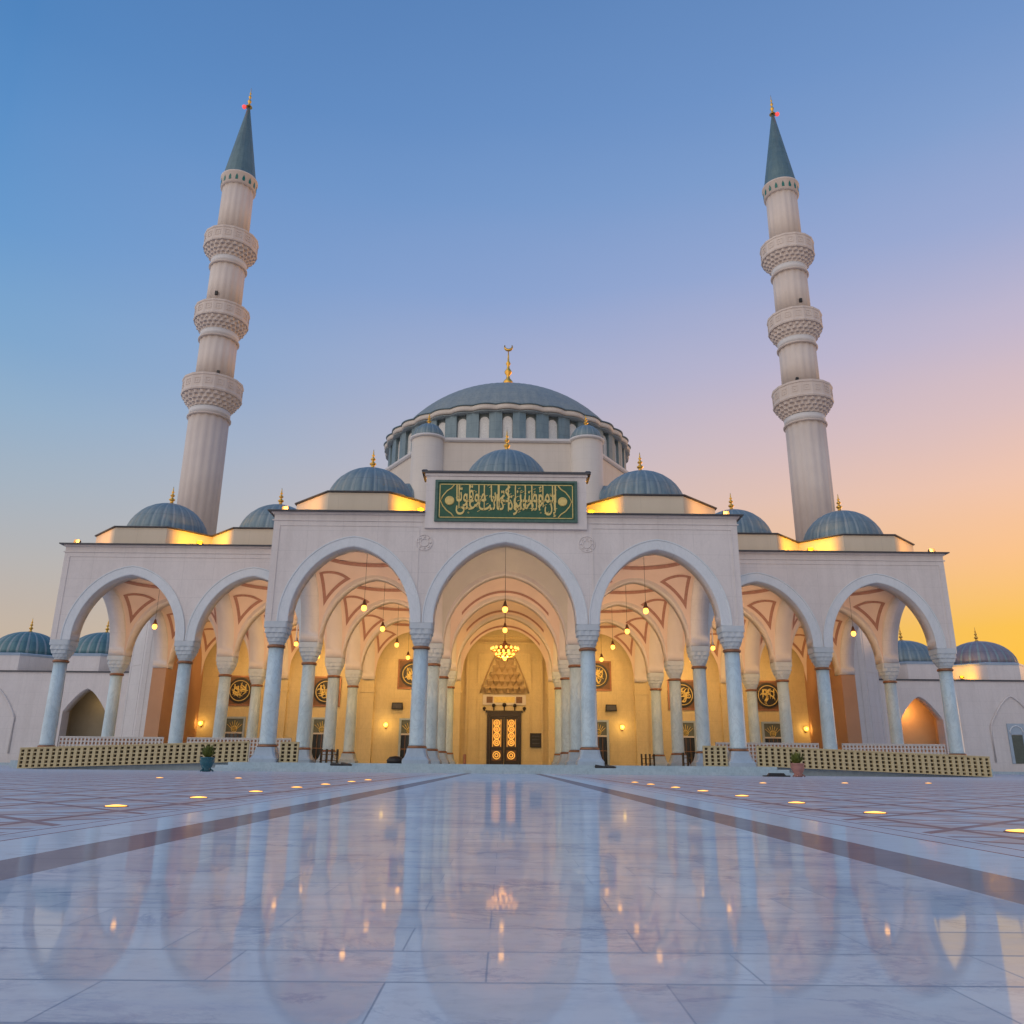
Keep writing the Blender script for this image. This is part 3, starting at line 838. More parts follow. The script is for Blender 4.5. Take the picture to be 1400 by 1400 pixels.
# ------------------------------------------------------------------ minarets
def make_minaret():
    K = 75 / 66.0
    zf = lambda z, r=0: (z - .32) * 75 / 66 + .32
    root = thing('minaret', 'tall left minaret of pale fluted stone with three balconies against deep blue sky', 'minaret', (-29.45, 75, 0), 'pair of minarets flanking the mosque')
    b = MB().mat('minbase')
    b.loft([octagon(0, 0, 3.6, -.02), octagon(0, 0, 3.6, 13.6)])
    b.loft([octagon(0, 0, 3.75, 13.6), octagon(0, 0, 3.75, 14.0)])
    b.loft([octagon(0, 0, 3.5, 14.0), octagon(0, 0, 2.1, 19.0)])
    for k in range(8):   # recessed-looking panel frames on the faces
        a = k * PI / 4
        def F(y, z, d=.03): 
            x = 3.6 + d; return (x * math.cos(a) - y * math.sin(a), x * math.sin(a) + y * math.cos(a), z)
        for y0_, y1_, z0, z1 in ((-1.15, -1.08, .8, 12.8), (1.08, 1.15, .8, 12.8), (-1.08, 1.08, 12.73, 12.8), (-1.08, 1.08, .8, .87), (-1.08, 1.08, 8.4, 8.47)):
            b.loft([[F(y0_, z0, -.01), F(y1_, z0, -.01), F(y1_, z1, -.01), F(y0_, z1, -.01)], [F(y0_, z0), F(y1_, z0), F(y1_, z1), F(y0_, z1)]])
    b.build('minaret_base', None, root)
    flute = lambda n, d: (lambda a, k: 1 - d * abs(math.cos(a * n / 2)) ** 3)
    # z of features
    secs = [(19.0, 32.6, 1.92, 1.92), (36.4, 41.2, 1.84, 1.82), (44.6, 49.8, 1.76, 1.74), (53.2, 59.5, 1.66, 1.62)]
    for z0, z1, r0, r1 in secs:
        b = MB(); b.lathe([(r0, z0), (r1, z1)], 96, rf=flute(16, .035)); b.build('shaft', 'minaret', root)
    bal = [(32.6, 36.5, 1.92, 2.86), (41.1, 44.7, 1.84, 2.66), (49.6, 53.3, 1.76, 2.70)]
    for bi, (z0, z1, r, R) in enumerate(bal):
        h = z1 - z0
        b = MB().mat('minaret').lathe([(r, z0 - .05), (r + .16, z0), (r + .16, z0 + .12), (r, z0 + .2)], 48)
        b.mat('minwhite').lathe([(r + .02, z0 + .2), (r + .03, z0 + .85)], 48)
        n = 192; b.mat('minaret'); rings = []
        for q, (t, rr) in enumerate(((.24, r + .05), (.30, r + .12), (.31, r + .28), (.38, r + .34), (.39, r + .52), (.47, r + .58), (.48, R - .18), (.55, R - .1), (.56, R))):
            rings.append([((rr * (1 - .07 * (.5 + .5 * math.cos(24 * 2 * PI * i / n + (q // 2) * PI)))) * math.cos(2 * PI * i / n), (rr * (1 - .07 * (.5 + .5 * math.cos(24 * 2 * PI * i / n + (q // 2) * PI)))) * math.sin(2 * PI * i / n), z0 + t * h) for i in range(n)])
        b.loft(rings)
        b.lathe([(R, z0 + .56 * h), (R + .05, z0 + .60 * h), (R, z0 + .64 * h), (R, z0 + .93 * h), (R + .06, z0 + .95 * h), (R + .06, z1), (R - .15, z1), (R - .15, z0 + .7 * h), (r - .1, z0 + .7 * h)], 16, smooth=False)
        for k in range(16):
            a = (k + .5) * PI / 8; rr = (R) * math.cos(PI / 16) + .0
            ca, sa = math.cos(a), math.sin(a)
            def G(y, z, d): return ((rr + d) * ca - y * sa, (rr + d) * sa + y * ca, z)
            zc_ = z0 + .79 * h
            for (ya, yb_, za, zb_) in ((-.30, -.24, -.3, .3), (.24, .30, -.3, .3), (-.24, .24, .24, .3), (-.24, .24, -.3, -.24), (-.07, .07, -.07, .07)):
                b.loft([[G(ya, zc_ + za, -.01), G(yb_, zc_ + za, -.01), G(yb_, zc_ + zb_, -.01), G(ya, zc_ + zb_, -.01)], [G(ya, zc_ + za, .035), G(yb_, zc_ + za, .035), G(yb_, zc_ + zb_, .035), G(ya, zc_ + zb_, .035)]])
        o = b.build('balcony', None, root)
        if bi == 1 or bi == 0:
            b = MB(); a = rad(-95 if bi == 1 else -60); x, y = (r + .02) * math.cos(a), (r + .02) * math.sin(a)
            b.box(x - .13, x + .13, y - .1, y + .1, z1 + (.9 if bi else .3), z1 + (1.3 if bi else .7)); b.build('slit_window', 'dark', o)
    b = MB().mat('minaret').lathe([(1.62, 59.4), (1.82, 59.5), (1.82, 60.55), (1.94, 60.65), (1.94, 60.8), (1.6, 60.85)], 48)
    cap = b.build('crown_band', None, root)
    b = MB()
    for k in range(16):
        a = (k + .5) * PI / 8; ca, sa = math.cos(a), math.sin(a)
        def G(y, z, d): return ((1.82 + d) * ca - y * sa, (1.82 + d) * sa + y * ca, z)
        pts = [(-.13, 59.7), (.13, 59.7), (.13, 60.05), (0, 60.4), (-.13, 60.05)]
        b.loft([[G(y, z, -.02) for y, z in pts], [G(y, z, .03) for y, z in pts]])
    b.build('crown_windows', 'greenwin', cap)
    b = MB(); b.lathe([(1.84, 60.82), (1.78, 60.95), (1.62, 61.5), (.10, 70.9)], 96, rf=lambda a, k: 1 + (.02 if min((a * 16 / (2 * PI)) % 1, 1 - (a * 16 / (2 * PI)) % 1) < .1 else 0))
    sp = b.build('spire', 'leadgreen', root)
    b = MB(); finial(b, (0, 0, 70.75), 2.5, .85); b.build('finial', 'gold', sp)
    b = MB(); b.mat('dark').tube([(0, 0, 70.6), (-.42, -.1, 70.6)], .04, 6); b.mat('redlamp').sphere((-.48, -.12, 70.7), .24, 12, 8); b.build('beacon', None, sp)
    return root
ml = make_minaret()
mr = copy_tree(ml)
mr.location = (29.5, 75, 0); mr.scale = (-1, 1, 1)
mr['label'] = 'tall right minaret of pale fluted stone with three balconies beside the sunset glow'

# ------------------------------------------------------------------ side buildings
def pointed(a, h, n=10):
    """keel-shaped arch outline (x,z) from left spring to right spring"""
    L = []
    for i in range(n + 1):
        t = i / n
        x = -a + a * t; z = h * (math.sin(t * PI / 2) ** .9 * .72 + .28 * t ** 1.2)
        L.append((x, z))
    return L + [(-x, z) for x, z in L[-2::-1]]
def side_building(sg):
    nm = 'left' if sg < 0 else 'right'
    root = thing('arcade_building', ('low white side building at left with teal domes and a dim arched doorway' if sg < 0 else
                 'low white side building at right with domes and an orange lit arched doorway'), 'building', (sg * 54, 80, 0), 'low side buildings behind the minarets')
    O = Vector((-sg * 54, -80, 0))
    def put(b, name, mat=None, par=None):
        o = b.build(name, mat); o.parent = par or root
        if par is None: o.matrix_parent_inverse = Matrix.Translation(-root.location)
        return o
    yf = 75.0; H = 8.0
    b = MB().mat('facade')
    # wall with doorway: niche at |x| 35.35..39.1
    nx = 37.2; na = 1.88; zs = 4.6; cv = [(-na, ZF)] + [(x, zs + z) for x, z in pointed(na, 2.0)] + [(na, ZF)]
    segs = []
    cen = sg * nx
    arch_wall(b, 'x', cen, 4.5, yf, 0, 1.2, [(x, z) for x, z in cv if z > ZF] , 4.6, H, *sorted((sg * 33.0, sg * 75.0)))
    for x0, x1 in ((33.0, nx - na), (nx + na, 75.0)):
        xa, xb = sorted((sg * x0, sg * x1)); b.box(xa, xb, yf, yf + 1.2, -.02, 4.6)
    w = put(b, 'wall')
    b = MB(); xa, xb = sorted((sg * 33, sg * 75)); b.box(xa, xb, yf - .12, yf + 1.4, H, H + .12); put(b, 'coping', 'cap_dark', w)
    b = MB(); x0, x1 = sorted((sg * (nx - 3), sg * (nx + 3)))
    b.box(x0, x1, yf + 3.2, yf + 3.6, 0, 8); b.box(x0, x0 + .3, yf + 1.2, yf + 3.2, 0, 8); b.box(x1 - .3, x1, yf + 1.2, yf + 3.2, 0, 8); b.box(x0, x1, yf + 1.2, yf + 3.6, 7.6, 7.9); b.box(x0, x1, yf + 1.2, yf + 3.6, -.01, .2)
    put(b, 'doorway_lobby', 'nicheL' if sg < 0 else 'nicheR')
    # blind arch moulding + window further out
    b = MB(); wx = sg * 45.4
    pts = [(wx + x * 2.2, yf - .04, 4.0 + z * 1.35) for x, z in pointed(1.0, 2.0)]
    b.tube([(pts[0][0], yf - .04, 1.0)] + pts + [(pts[-1][0], yf - .04, 1.0)], .09, 6); put(b, 'blind_arch', 'facade', w)
    if sg > 0:
        b = MB().mat('bluestone'); b.box(wx - .75, wx + .75, yf - .1, yf + .02, 3.35, 4.3); b.box(wx - .75, wx - .5, yf - .1, yf + .02, .9, 3.35); b.box(wx + .5, wx + .75, yf - .1, yf + .02, .9, 3.35)
        b.mat('arch').tube([(wx - .6, yf - .12, 3.45)] + [(wx + .6 * math.cos(PI - PI * k / 8), yf - .12, 3.45 + .65 * math.sin(PI * k / 8)) for k in range(9)], .06, 6)
        o = put(b, 'window')
        b = MB(); b.box(wx - .5, wx + .5, yf - .05, yf + .02, .9, 3.3)
        for k in range(14): b.box(wx - .47, wx + .47, yf - .08, yf - .05, 1.0 + k * .16, 1.08 + k * .16)
        b.build('shutter', 'shutter', o); o.children[0].matrix_parent_inverse = o.matrix_parent_inverse if False else Matrix.Identity(4)
    # domes on a low drum
    for k in range(3):
        x = sg * (37.95, 45.2, 60.5)[k]; y = yf + 3.5
        b = MB().mat('facade'); b.loft([octagon(x, y, 3.55, H + .1), octagon(x, y, 3.55, H + 1.45)])
        b.mat('bluestone').loft([octagon(x, y, 3.57, H + 1.45), octagon(x, y, 3.61, H + 1.62), octagon(x, y, 3.2, H + 1.75)])
        d = put(b, 'drum')
        b = MB().mat('leadplum' if (sg > 0 and k == 1) else 'leadteal' if sg < 0 else 'lead'); ribbed_dome(b, (x, y, H + 1.7), 3.15, 2.4, 24); dm = put(b, 'dome')
        b = MB(); finial(b, (x, y, H + 4.05), 1.3, .75); b.build('finial', 'gold', dm)
    b = MB(); xa, xb = sorted((sg * 33, sg * 75)); b.box(xa, xb, yf + .3, yf + 9, H - .1, H + .1); put(b, 'roof', 'cap_dark')
    return root
for sg in (-1, 1): side_building(sg)

# ------------------------------------------------------------------ inscription panel
def arabic(words_pf):
    """visual (left to right) string from logical-order presentation forms"""
    return ''.join(reversed(words_pf))
PF = dict(
    alef='\uFE8D', alef_f='\uFE8E', hamza_u='\uFE87', noon='\uFEE5', noon_i='\uFEE7', noon_m='\uFEE8', noon_f='\uFEE6',
    lam_i='\uFEDF', lam_m='\uFEE0', sad_m='\uFEBC', waw='\uFEED', waw_f='\uFEEE', tehm_f='\uFE94', tehm='\uFE93',
    kaf_i='\uFEDB', teh_f='\uFE96', teh='\uFE95', teh_i='\uFE97', teh_m='\uFE98', ain_i='\uFECB', ymaq_f='\uFEF0',
    meem_i='\uFEE3', meem_m='\uFEE4', wawh_f='\uFE86', yeh_m='\uFEF4', beh_i='\uFE91', qaf='\uFED5', qaf_i='\uFED7')
p = PF
logical = [p['hamza_u'], p['noon'], ' ',
           p['alef'], p['lam_i'], p['sad_m'], p['lam_m'], p['waw_f'], p['tehm'], ' ',
           p['kaf_i'], p['alef_f'], p['noon_i'], p['teh_f'], ' ',
           p['ain_i'], p['lam_m'], p['ymaq_f'], ' ',
           p['alef'], p['lam_i'], p['meem_m'], p['wawh_f'], p['meem_i'], p['noon_m'], p['yeh_m'], p['noon_f'], ' ',
           p['kaf_i'], p['teh_m'], p['alef_f'], p['beh_i'], p['alef_f'], ' ',
           p['meem_i'], p['waw_f'], p['qaf_i'], p['waw_f'], p['teh_i'], p['alef_f']]
def text_mesh(body, x0, x1, z0, z1, y, depth=.03, bold=0.0):
    cu = bpy.data.curves.new('lettering', 'FONT'); cu.body = body; cu.extrude = .01; cu.offset = bold; cu.resolution_u = 3
    to = bpy.data.objects.new('lettering', cu); C.objects.link(to)
    bpy.context.view_layer.update()
    dg = bpy.context.evaluated_depsgraph_get()
    me = bpy.data.meshes.new_from_object(to.evaluated_get(dg))
    C.objects.unlink(to); bpy.data.objects.remove(to)
    xs = [v.co.x for v in me.vertices]; ys = [v.co.y for v in me.vertices]
    ax, bx_, ay, by_ = min(xs), max(xs), min(ys), max(ys)
    return me, lambda v: (x0 + (v.x - ax) / (bx_ - ax) * (x1 - x0), y - depth * (v.z + .01) / .02, z0 + (v.y - ay) / (by_ - ay) * (z1 - z0))
def add_text(b, body, x0, x1, z0, z1, y, depth=.03, bold=0.0):
    me, f = text_mesh(body, x0, x1, z0, z1, y, depth, bold)
    vs = [b.bm.verts.new(f(v.co)) for v in me.vertices]
    for pl in me.polygons:
        try:
            fc = b.bm.faces.new([vs[i] for i in pl.vertices]); fc.material_index = b.cur
        except ValueError: pass
    bpy.data.meshes.remove(me)

panel = thing('inscription_panel', 'green panel with gold Arabic calligraphy above the central arch', 'sign', (0, 39.3, 11.96))
def pp(b, name, mat=None):
    o = b.build(name, mat); o.parent = panel; o.matrix_parent_inverse = Matrix.Translation(-panel.location); return o
yp = 39.36; z0p, z1p = 11.94, 14.12
b = MB(); b.box(-3.44, 3.44, yp - .06, yp, z0p + .12, z1p - .12); pp(b, 'board', 'green')
b = MB().mat('greenframe')
b.box(-3.58, 3.58, yp - .12, yp, z1p - .12, z1p); b.box(-3.58, 3.58, yp - .12, yp, z0p, z0p + .12); b.box(-3.58, -3.44, yp - .12, yp, z0p + .12, z1p - .12); b.box(3.44, 3.58, yp - .12, yp, z0p + .12, z1p - .12)
pp(b, 'frame')
b = MB().mat('goldpaint')
xo, zo, zi = 3.36, z0p + .2, z1p - .2
for x0, x1, z0, z1 in ((-xo, xo, zi - .04, zi), (-xo, xo, zo, zo + .04), (-xo, -xo + .04, zo, zi), (xo - .04, xo, zo, zi)): b.box(x0, x1, yp - .075, yp - .05, z0, z1)
zm = (z0p + z1p) / 2
for sg in (-1, 1):
    # pointed cartouche ends
    pts = [(sg * 2.62, zi - .05), (sg * 2.75, zi - .22), (sg * 2.98, zi - .38), (sg * 3.18, zm + .26), (sg * 3.30, zm), (sg * 3.18, zm - .26), (sg * 2.98, zo + .38), (sg * 2.75, zo + .22), (sg * 2.62, zo + .05)]
    b.tube([(x, yp - .07, z) for x, z in pts], .035, 6)
pp(b, 'border')
for sg in (-1, 1):
    b = MB().mat('goldpaint').lathe([(.24, -.02), (.24, .03), (.2, .05)], 24, (0, 0, 0)); b.torus((0, 0, .03), .20, .03)
    o = b.build('medallion', None, panel); o.rotation_euler = (PI / 2, 0, 0); o.location = (sg * 2.84, yp - .06 - 39.3, zm - 11.96)
b = MB().mat('goldpaint')
xa, xb = -2.52, 2.52
zb_, zt_ = z0p + .27, z1p - .25
zmid = (zb_ + zt_) / 2
words = ''.join(logical).split(' ')
add_text(b, ' '.join(arabic(list(w)) for w in reversed(words[:4])), xa, xb, zb_, zmid + .36, yp - .06, .03, .010)
add_text(b, ' '.join(arabic(list(w)) for w in reversed(words[4:])), xa, xb, zmid - .34, zt_, yp - .06, .034, .010)
rs = random.Random(5)
for i in range(11):      # tall alef / lam stems of the interlaced style
    x = xa + .12 + (xb - xa - .24) * (i + rs.uniform(-.3, .3)) / 10
    zz0 = zb_ + rs.uniform(.25, .55)
    b.loft([[(x - .02, yp - .095, zz0), (x + .02, yp - .095, zz0), (x + .02, yp - .06, zz0), (x - .02, yp - .06, zz0)],
            [(x - .045, yp - .095, zt_), (x + .02, yp - .095, zt_ + .03), (x + .02, yp - .06, zt_ + .03), (x - .045, yp - .06, zt_)]])
for i in range(84):      # vowel marks
    x = rs.uniform(xa, xb); z = rs.uniform(zb_ + .2, zt_); q = rs.random()
    if q < .6:
        b.loft([[(x - .06, yp - .085, z - .035), (x - .06, yp - .085, z - .005), (x - .06, yp - .06, z - .005), (x - .06, yp - .06, z - .035)], [(x + .06, yp - .085, z + .02), (x + .06, yp - .085, z + .05), (x + .06, yp - .06, z + .05), (x + .06, yp - .06, z + .02)]])
    else: b.torus((x, yp - .07, z), .032, .012, 'y', 10, 5)
pp(b, 'script')

# ------------------------------------------------------------------ roundels on the back wall
def roundel(x, z, label, s=1.2):
    y = row(4) - .02
    root = thing('calligraphy_roundel', label, 'wall plaque', (x, y, z), 'square calligraphy roundels on the portico back wall')
    b = MB().mat('wood').box(-s, s, -.06, 0, -s, s)
    b.mat('bronze').box(-s, s, -.10, -.06, s - .12, s); b.box(-s, s, -.10, -.06, -s, -s + .12); b.box(-s, -s + .12, -.10, -.06, -s + .12, s - .12); b.box(s - .12, s, -.10, -.06, -s + .12, s - .12)
    b.build('board', None, root)
    b = MB(); b.mat('dark'); n = 40
    b.loft([[(r * math.cos(2 * PI * i / n), yy, r * math.sin(2 * PI * i / n)) for i in range(n)] for r, yy in ((1.02 * s / 1.2, -.055), (1.0 * s / 1.2, -.10))], cap0=False)
    b.mat('goldpaint').torus((0, -.10, 0), .80 * s / 1.2, .035, 'y', 36, 6)
    b.build('disc', None, root)
    b = MB().mat('goldpaint'); r_ = random.Random(int(abs(x) * 10) + (x > 0))
    for k in range(9):
        a = r_.uniform(0, 2 * PI); cx, cz = .3 * math.cos(a), .3 * math.sin(a); L = r_.uniform(.3, .5); ph = r_.uniform(0, 2 * PI)
        pts = []
        for i in range(9):
            t = i / 8 - .5; u = t * 2 * L; v = .25 * math.sin(t * 5 + ph)
            pts.append((max(-.7, min(.7, cx + u * math.cos(a + 1.3) - v * math.sin(a + 1.3))), -.11, max(-.7, min(.7, cz + u * math.sin(a + 1.3) + v * math.cos(a + 1.3)))))
        b.tube(pts, .055, 6, [.3, .7, 1, 1, .8, 1, 1, .6, .2])
    for k in range(4): b.tube([(-.45 + k * .3, -.11, -.25 + .1 * (k % 2)), (-.42 + k * .3, -.11, .5 - .12 * (k % 3))], .045, 6, [.6, 1.2])
    b.build('script', None, root)
for x, z, lab in ((-21.4, 5.95, 'gold calligraphy roundel seen between the slim columns of the left wing'), (-14.45, 5.95, 'gold calligraphy roundel behind the columns left of the projecting portico'),
                  (-7.5, 7.4, 'dark calligraphy roundel high on the wall just left of the entrance column'), (7.5, 7.4, 'dark calligraphy roundel high on the wall just right of the entrance column'),
                  (14.45, 5.95, 'gold calligraphy roundel behind the columns right of the projecting portico'), (21.4, 5.95, 'gold calligraphy roundel seen between the slim columns of the right wing')):
    roundel(x, z, lab)

# ------------------------------------------------------------------ lamps
def warm_light(name, loc, power, col, r=.12, parent=None, aim=None):
    l = bpy.data.lights.new(name, 'SPOT' if aim else 'POINT'); l.energy = power; l.color = col; l.shadow_soft_size = r
    o = bpy.data.objects.new(name, l); C.objects.link(o); o.location = loc
    if aim:
        l.spot_size = rad(172); l.spot_blend = .5; o.rotation_euler = Vector(aim).to_track_quat('-Z', 'Y').to_euler()
    if parent: o.parent = parent
    return o
WARM = (1.0, 0.60, 0.28)
lampproto = None
bayname = {0: 'on the entrance axis', -1: 'in left bay of projecting portico', 1: 'in right bay of projecting portico',
           -2: 'in left wing inner bay', 2: 'in right wing inner bay', -3: 'in left wing outermost bay', 3: 'in right wing outermost bay'}
rowname = ['nearest the plaza', 'second from the plaza', 'third from the plaza', 'farthest back by the wall']
def make_lamp():
    root = thing('pendant_lamp', 'x', 'lamp', (0, 0, 8.27), 'glowing pendant lamps under the portico vaults')
    b = MB(); b.tube([(0, 0, .42), (0, 0, 3.85)], .009, 6); b.build('rod', 'dark', root)
    b = MB(); b.lathe([(.03, .5), (.07, .42), (.09, .30), (.14, .24), (.13, .18)], 12); b.build('cap', 'bronze', root)
    b = MB(); b.sphere((0, 0, .04), .145, 14, 10, 1.15); b.build('bulb', 'bulb', root)
    return root
POW = [330, 340, 350, 350]
for bi in (0, -1, 1, -2, 2, -3, 3):
    for k in range(4):
        if abs(bi) >= 2 and k == 0: continue
        if abs(bi) == 3 and k == 3: pass
        if bi == 0 and k == 2: continue
        x = (0, 7.54, 14.54, 21.54)[abs(bi)] * (1 if bi >= 0 else -1); y = row(k) + 3.5
        if lampproto is None: lampproto = o = make_lamp()
        else: o = copy_tree(lampproto)
        o.location = (x, y, 8.27)
        o['label'] = 'glowing pendant lamp ' + bayname[bi] + ', ' + rowname[k]
        warm_light('lamp_light', (x, y + .1, 8.27 - .42), POW[k] * (.6 if abs(bi) == 3 else 1), ((1, .64, .33), (1, .62, .30), (1, .61, .26), (1, .60, .21))[k], .15, None, (0, 1, .16))

# chandelier
ch = thing('chandelier', 'gold two-tier chandelier of many lit bulbs hanging before the door', 'chandelier', (0, row(2) + 3.5, 7.9))
b = MB(); b.tube([(0, 0, .5), (0, 0, 4.2)], .025, 6); b.lathe([(.03, .1), (.14, .3), (.2, .5), (.1, .7), (.03, .8)], 14); b.build('stem', 'bronze', ch)
b = MB(); b.torus((0, 0, .10), .92, .035); b.torus((0, 0, -.30), .62, .035)
for k in range(8):
    a = k * PI / 4; b.tube([(.92 * math.cos(a), .92 * math.sin(a), .10), (.45 * math.cos(a), .45 * math.sin(a), .35), (.05 * math.cos(a), .05 * math.sin(a), .6)], .02, 5)
    b.tube([(.62 * math.cos(a), .62 * math.sin(a), -.30), (.92 * math.cos(a), .92 * math.sin(a), .10)], .018, 5)
b.build('ring', 'gold', ch)
for n, R, z in ((16, .92, .22), (11, .62, -.18)):
    for k in range(n):
        a = 2 * PI * k / n + .1
        if k == 0 and z > 0:
            b = MB(); b.sphere((0, 0, 0), .085, 10, 8, 1.3); bp = b.build('bulb', 'bulbsoft', ch); o = bp
        else:
            o = bp.copy(); C.objects.link(o); o.parent = ch
        o.location = (R * math.cos(a), R * math.sin(a), z)
warm_light('chandelier_light', (0, row(2) + 3.6, 7.1), 460, (1, .58, .14), .3, None, (0, 1, .1))

# wall sconces
for x, lab in ((-9.45, 'bright wall sconce low on the back wall left of the entrance'), (9.45, 'bright wall sconce low on the back wall right of the entrance'), (-24.2, 'small wall sconce in the far left corner of the portico'), (24.2, 'small wall sconce in the far right corner of the portico')):
    y = row(4) - .02
    s = thing('wall_sconce', lab, 'lamp', (x, y, 3.3), 'wall sconces on the portico back wall')
    b = MB(); b.box(-.07, .07, -.05, 0, -.25, .2); b.tube([(0, -.03, -.1), (0, -.2, -.12)], .03, 6); b.build('bracket', 'bronze', s)
    b = MB(); b.lathe([(.08, -.12), (.16, .0), (.17, .14), (.10, .22)], 14, (0, -.24, 0)); b.build('shade', 'sconce', s)
    warm_light('sconce_light', (x, y - .7, 3.35), 22, (1, .62, .2), .1, None, (0, 1, .1))

# ground lights
def ground_light(x, y, lab, grp, first=[None]):
    if first[0] is None:
        b = MB().mat('bronze').lathe([(.088, .0), (.088, .004), (.078, .006)], 24, cap1=True); r = b.build('ground_light')
        b = MB(); b.lathe([(.076, .0065), (.076, .009), (.02, .016)], 24); b.build('lens', 'lens', r)
        first[0] = r; o = r
    else: o = copy_tree(first[0])
    o.location = (x, y, 0); tag(o, lab, 'ground light', grp)
    return o
ordn = ['nearest', 'second nearest', 'third nearest', 'fourth nearest', 'fifth nearest', 'sixth nearest', 'seventh nearest', 'eighth nearest']
for sg, nm in ((-1, 'left'), (1, 'right')):
    for i, y in enumerate((4.75, 6.6, 8.35, 10.25, 12.25, 14.2, 16.6, 18.6)):
        if sg < 0 and i == 0: continue
        ground_light(sg * 2.87, y, '%s amber ground light in the row along the %s edge of the polished walk' % (ordn[i - (1 if sg < 0 else 0)], nm), 'amber ground lights along the polished walk')
for x, y, lab in ((-7.46, 18.9, 'outer small ground light on the left paving'), (-5.9, 19.4, 'small ground light on the left paving near the teal pot'), (5.8, 19.15, 'small ground light on the right paving nearest the walk'), (10.4, 21.0, 'small ground light on the right paving farthest out'), (8.0, 20.1, 'small ground light on the right paving in the middle of three')):
    ground_light(x, y, lab, 'small ground lights out on the paving')

# roof floodlights lighting the drums
def flood(x, y, z, lab, aim=0.0, power=60, col=(1.0, .50, .06)):
    b = MB().mat('dark'); b.box(-.16, .16, -.10, .10, 0, .05); b.box(-.05, .05, -.05, .05, .05, .16); b.loft([[(-.17, -.13, .14), (.17, -.13, .14), (.17, .13, .14), (-.17, .13, .14)], [(-.15, -.06, .36), (.15, -.06, .36), (.15, .13, .30), (-.15, .13, .30)]])
    r = b.build('floodlight'); r.location = (x, y, z); r.rotation_euler = (0, 0, aim); tag(r, lab, 'floodlight', 'roof floodlights beside the drums')
    b = MB(); b.box(-.13, .13, .131, .14, .16, .28); b.build('lens', 'flood', r)
    warm_light('floodlight_lamp', (x, y - .3, z + .42), power, col, .12, None, (0, 1, .1))
zr = ZT + .16
Y1, Y2 = (1.0, .42, .004), (1.0, .44, .10)
for sg, nm in ((-1, 'left'), (1, 'right')):
    flood(sg * 4.35, 39.95, zr, 'roof floodlight %s of the green inscription panel' % nm, 0, 290, Y1)
    flood(sg * 11.2, 39.9, zr, 'roof floodlight at the %s corner of the projecting portico' % nm, 0, 150, Y2)
    flood(sg * 18.04, 46.95, zr, 'roof floodlight between the two domes of the %s wing' % nm, 0, 320, Y1)
    flood(sg * 25.2, 46.9, zr, 'roof floodlight at the outer corner of the %s wing' % nm, 0, 150, Y2)
flood(41.5, 75.3, 8.14, 'roof floodlight on the right side building between its domes', 0, 200, (1.0, .42, .004))
warm_light('doorway_lamp', (37.2, 77.0, 5.5), 200, (1, .45, .12), .2, None, (0, 1, -.2))
warm_light('doorway_lamp', (-37.2, 77.0, 5.5), 22, (1, .7, .3), .2, None, (0, 1, -.2))

# ------------------------------------------------------------------ lattice barriers, railings
def lattice(name, p0, p1, h, cell, rows, lab, grp, mat='lattice', back=True, th=.07, barw=.14):
    """perforated panel from p0 to p1 (3D base points), sheared vertically"""
    P0, P1 = Vector(p0), Vector(p1); L = P1 - P0; W = Vector((L.x, L.y, 0)).length
    ux = L.normalized(); n = max(2, round(W / cell))
    root = thing(name, lab, 'barrier' if mat == 'lattice' else 'railing', P0 + L / 2, grp)
    O = P0 - (P0 + L / 2)
    def Q(s_, z, d): q = O + L * s_; return (q.x, q.y + d, q.z + z)
    def bar(s0, s1, z0, z1, d0, d1, B):
        B.loft([[Q(s0, z0, d0), Q(s1, z0, d0), Q(s1, z0, d1), Q(s0, z0, d1)], [Q(s0, z1, d0), Q(s1, z1, d0), Q(s1, z1, d1), Q(s0, z1, d1)]])
    b = MB(); w = barw / W * .5
    for i in range(n + 1): bar(max(0, i / n - w), min(1, i / n + w), 0.0, h, -th, th, b)
    for r in range(1, rows):
        zz = h * r / rows; hh = h / rows * .16
        for i in range(n): bar(i / n + w, (i + 1) / n - w, zz - hh, zz + hh, -th * .8, th * .8, b)
    for z0, z1 in ((0, h * .05), (h * .95, h)):
        for i in range(n): bar(i / n + w, (i + 1) / n - w, z0, z1, -th * .9, th * .9, b)
    b.build('lattice_panel', mat, root)
    b = MB(); bar(0, 1, h, h + .05, -th - .02, th + .02, b); b.build('top_rail', mat, root)
    if back:
        b = MB(); bar(.002, .998, .01, h - .01, th + .004, th + .03, b); b.build('shade_glow_board', 'latback' if mat == 'lattice' else 'railglow', root)  # added board across the open holes, painted dark for shade, orange for lamplight
    return root
g1 = 'sandstone lattice barriers along the portico front'
lattice('lattice_barrier', (-22.15, 39.45, .02), (-11.72, 39.45, .40), .86, .285, 5, 'long sandstone lattice barrier along the left wing ramp', g1)
lattice('lattice_barrier', (-10.35, 39.75, .39), (-9.5, 39.75, .39), .86, .285, 5, 'short sandstone lattice barrier right of the left plinth', g1)
lattice('lattice_barrier', (11.72, 39.45, .40), (22.45, 39.45, .02), .86, .285, 5, 'long sandstone lattice barrier along the right wing ramp', g1)
lattice('lattice_barrier', (9.3, 39.75, .39), (10.4, 39.75, .39), .86, .275, 5, 'short sandstone lattice barrier left of the right plinth', g1)
g2 = 'white marble railings between the wing columns'
for sg, nm in ((-1, 'left'), (1, 'right')):
    for c0, c1, q in ((11.7, 17.4, 'inner'), (18.7, 24.4, 'outer')):
        a0, a1 = sorted((sg * c0, sg * c1))
        lattice('marble_railing', (a0, row(1), ZF), (a1, row(1), ZF), 1.24, .2, 6, 'white perforated marble railing in the %s arch of the %s wing' % (q, nm), g2, 'rail', True, .05, .09)

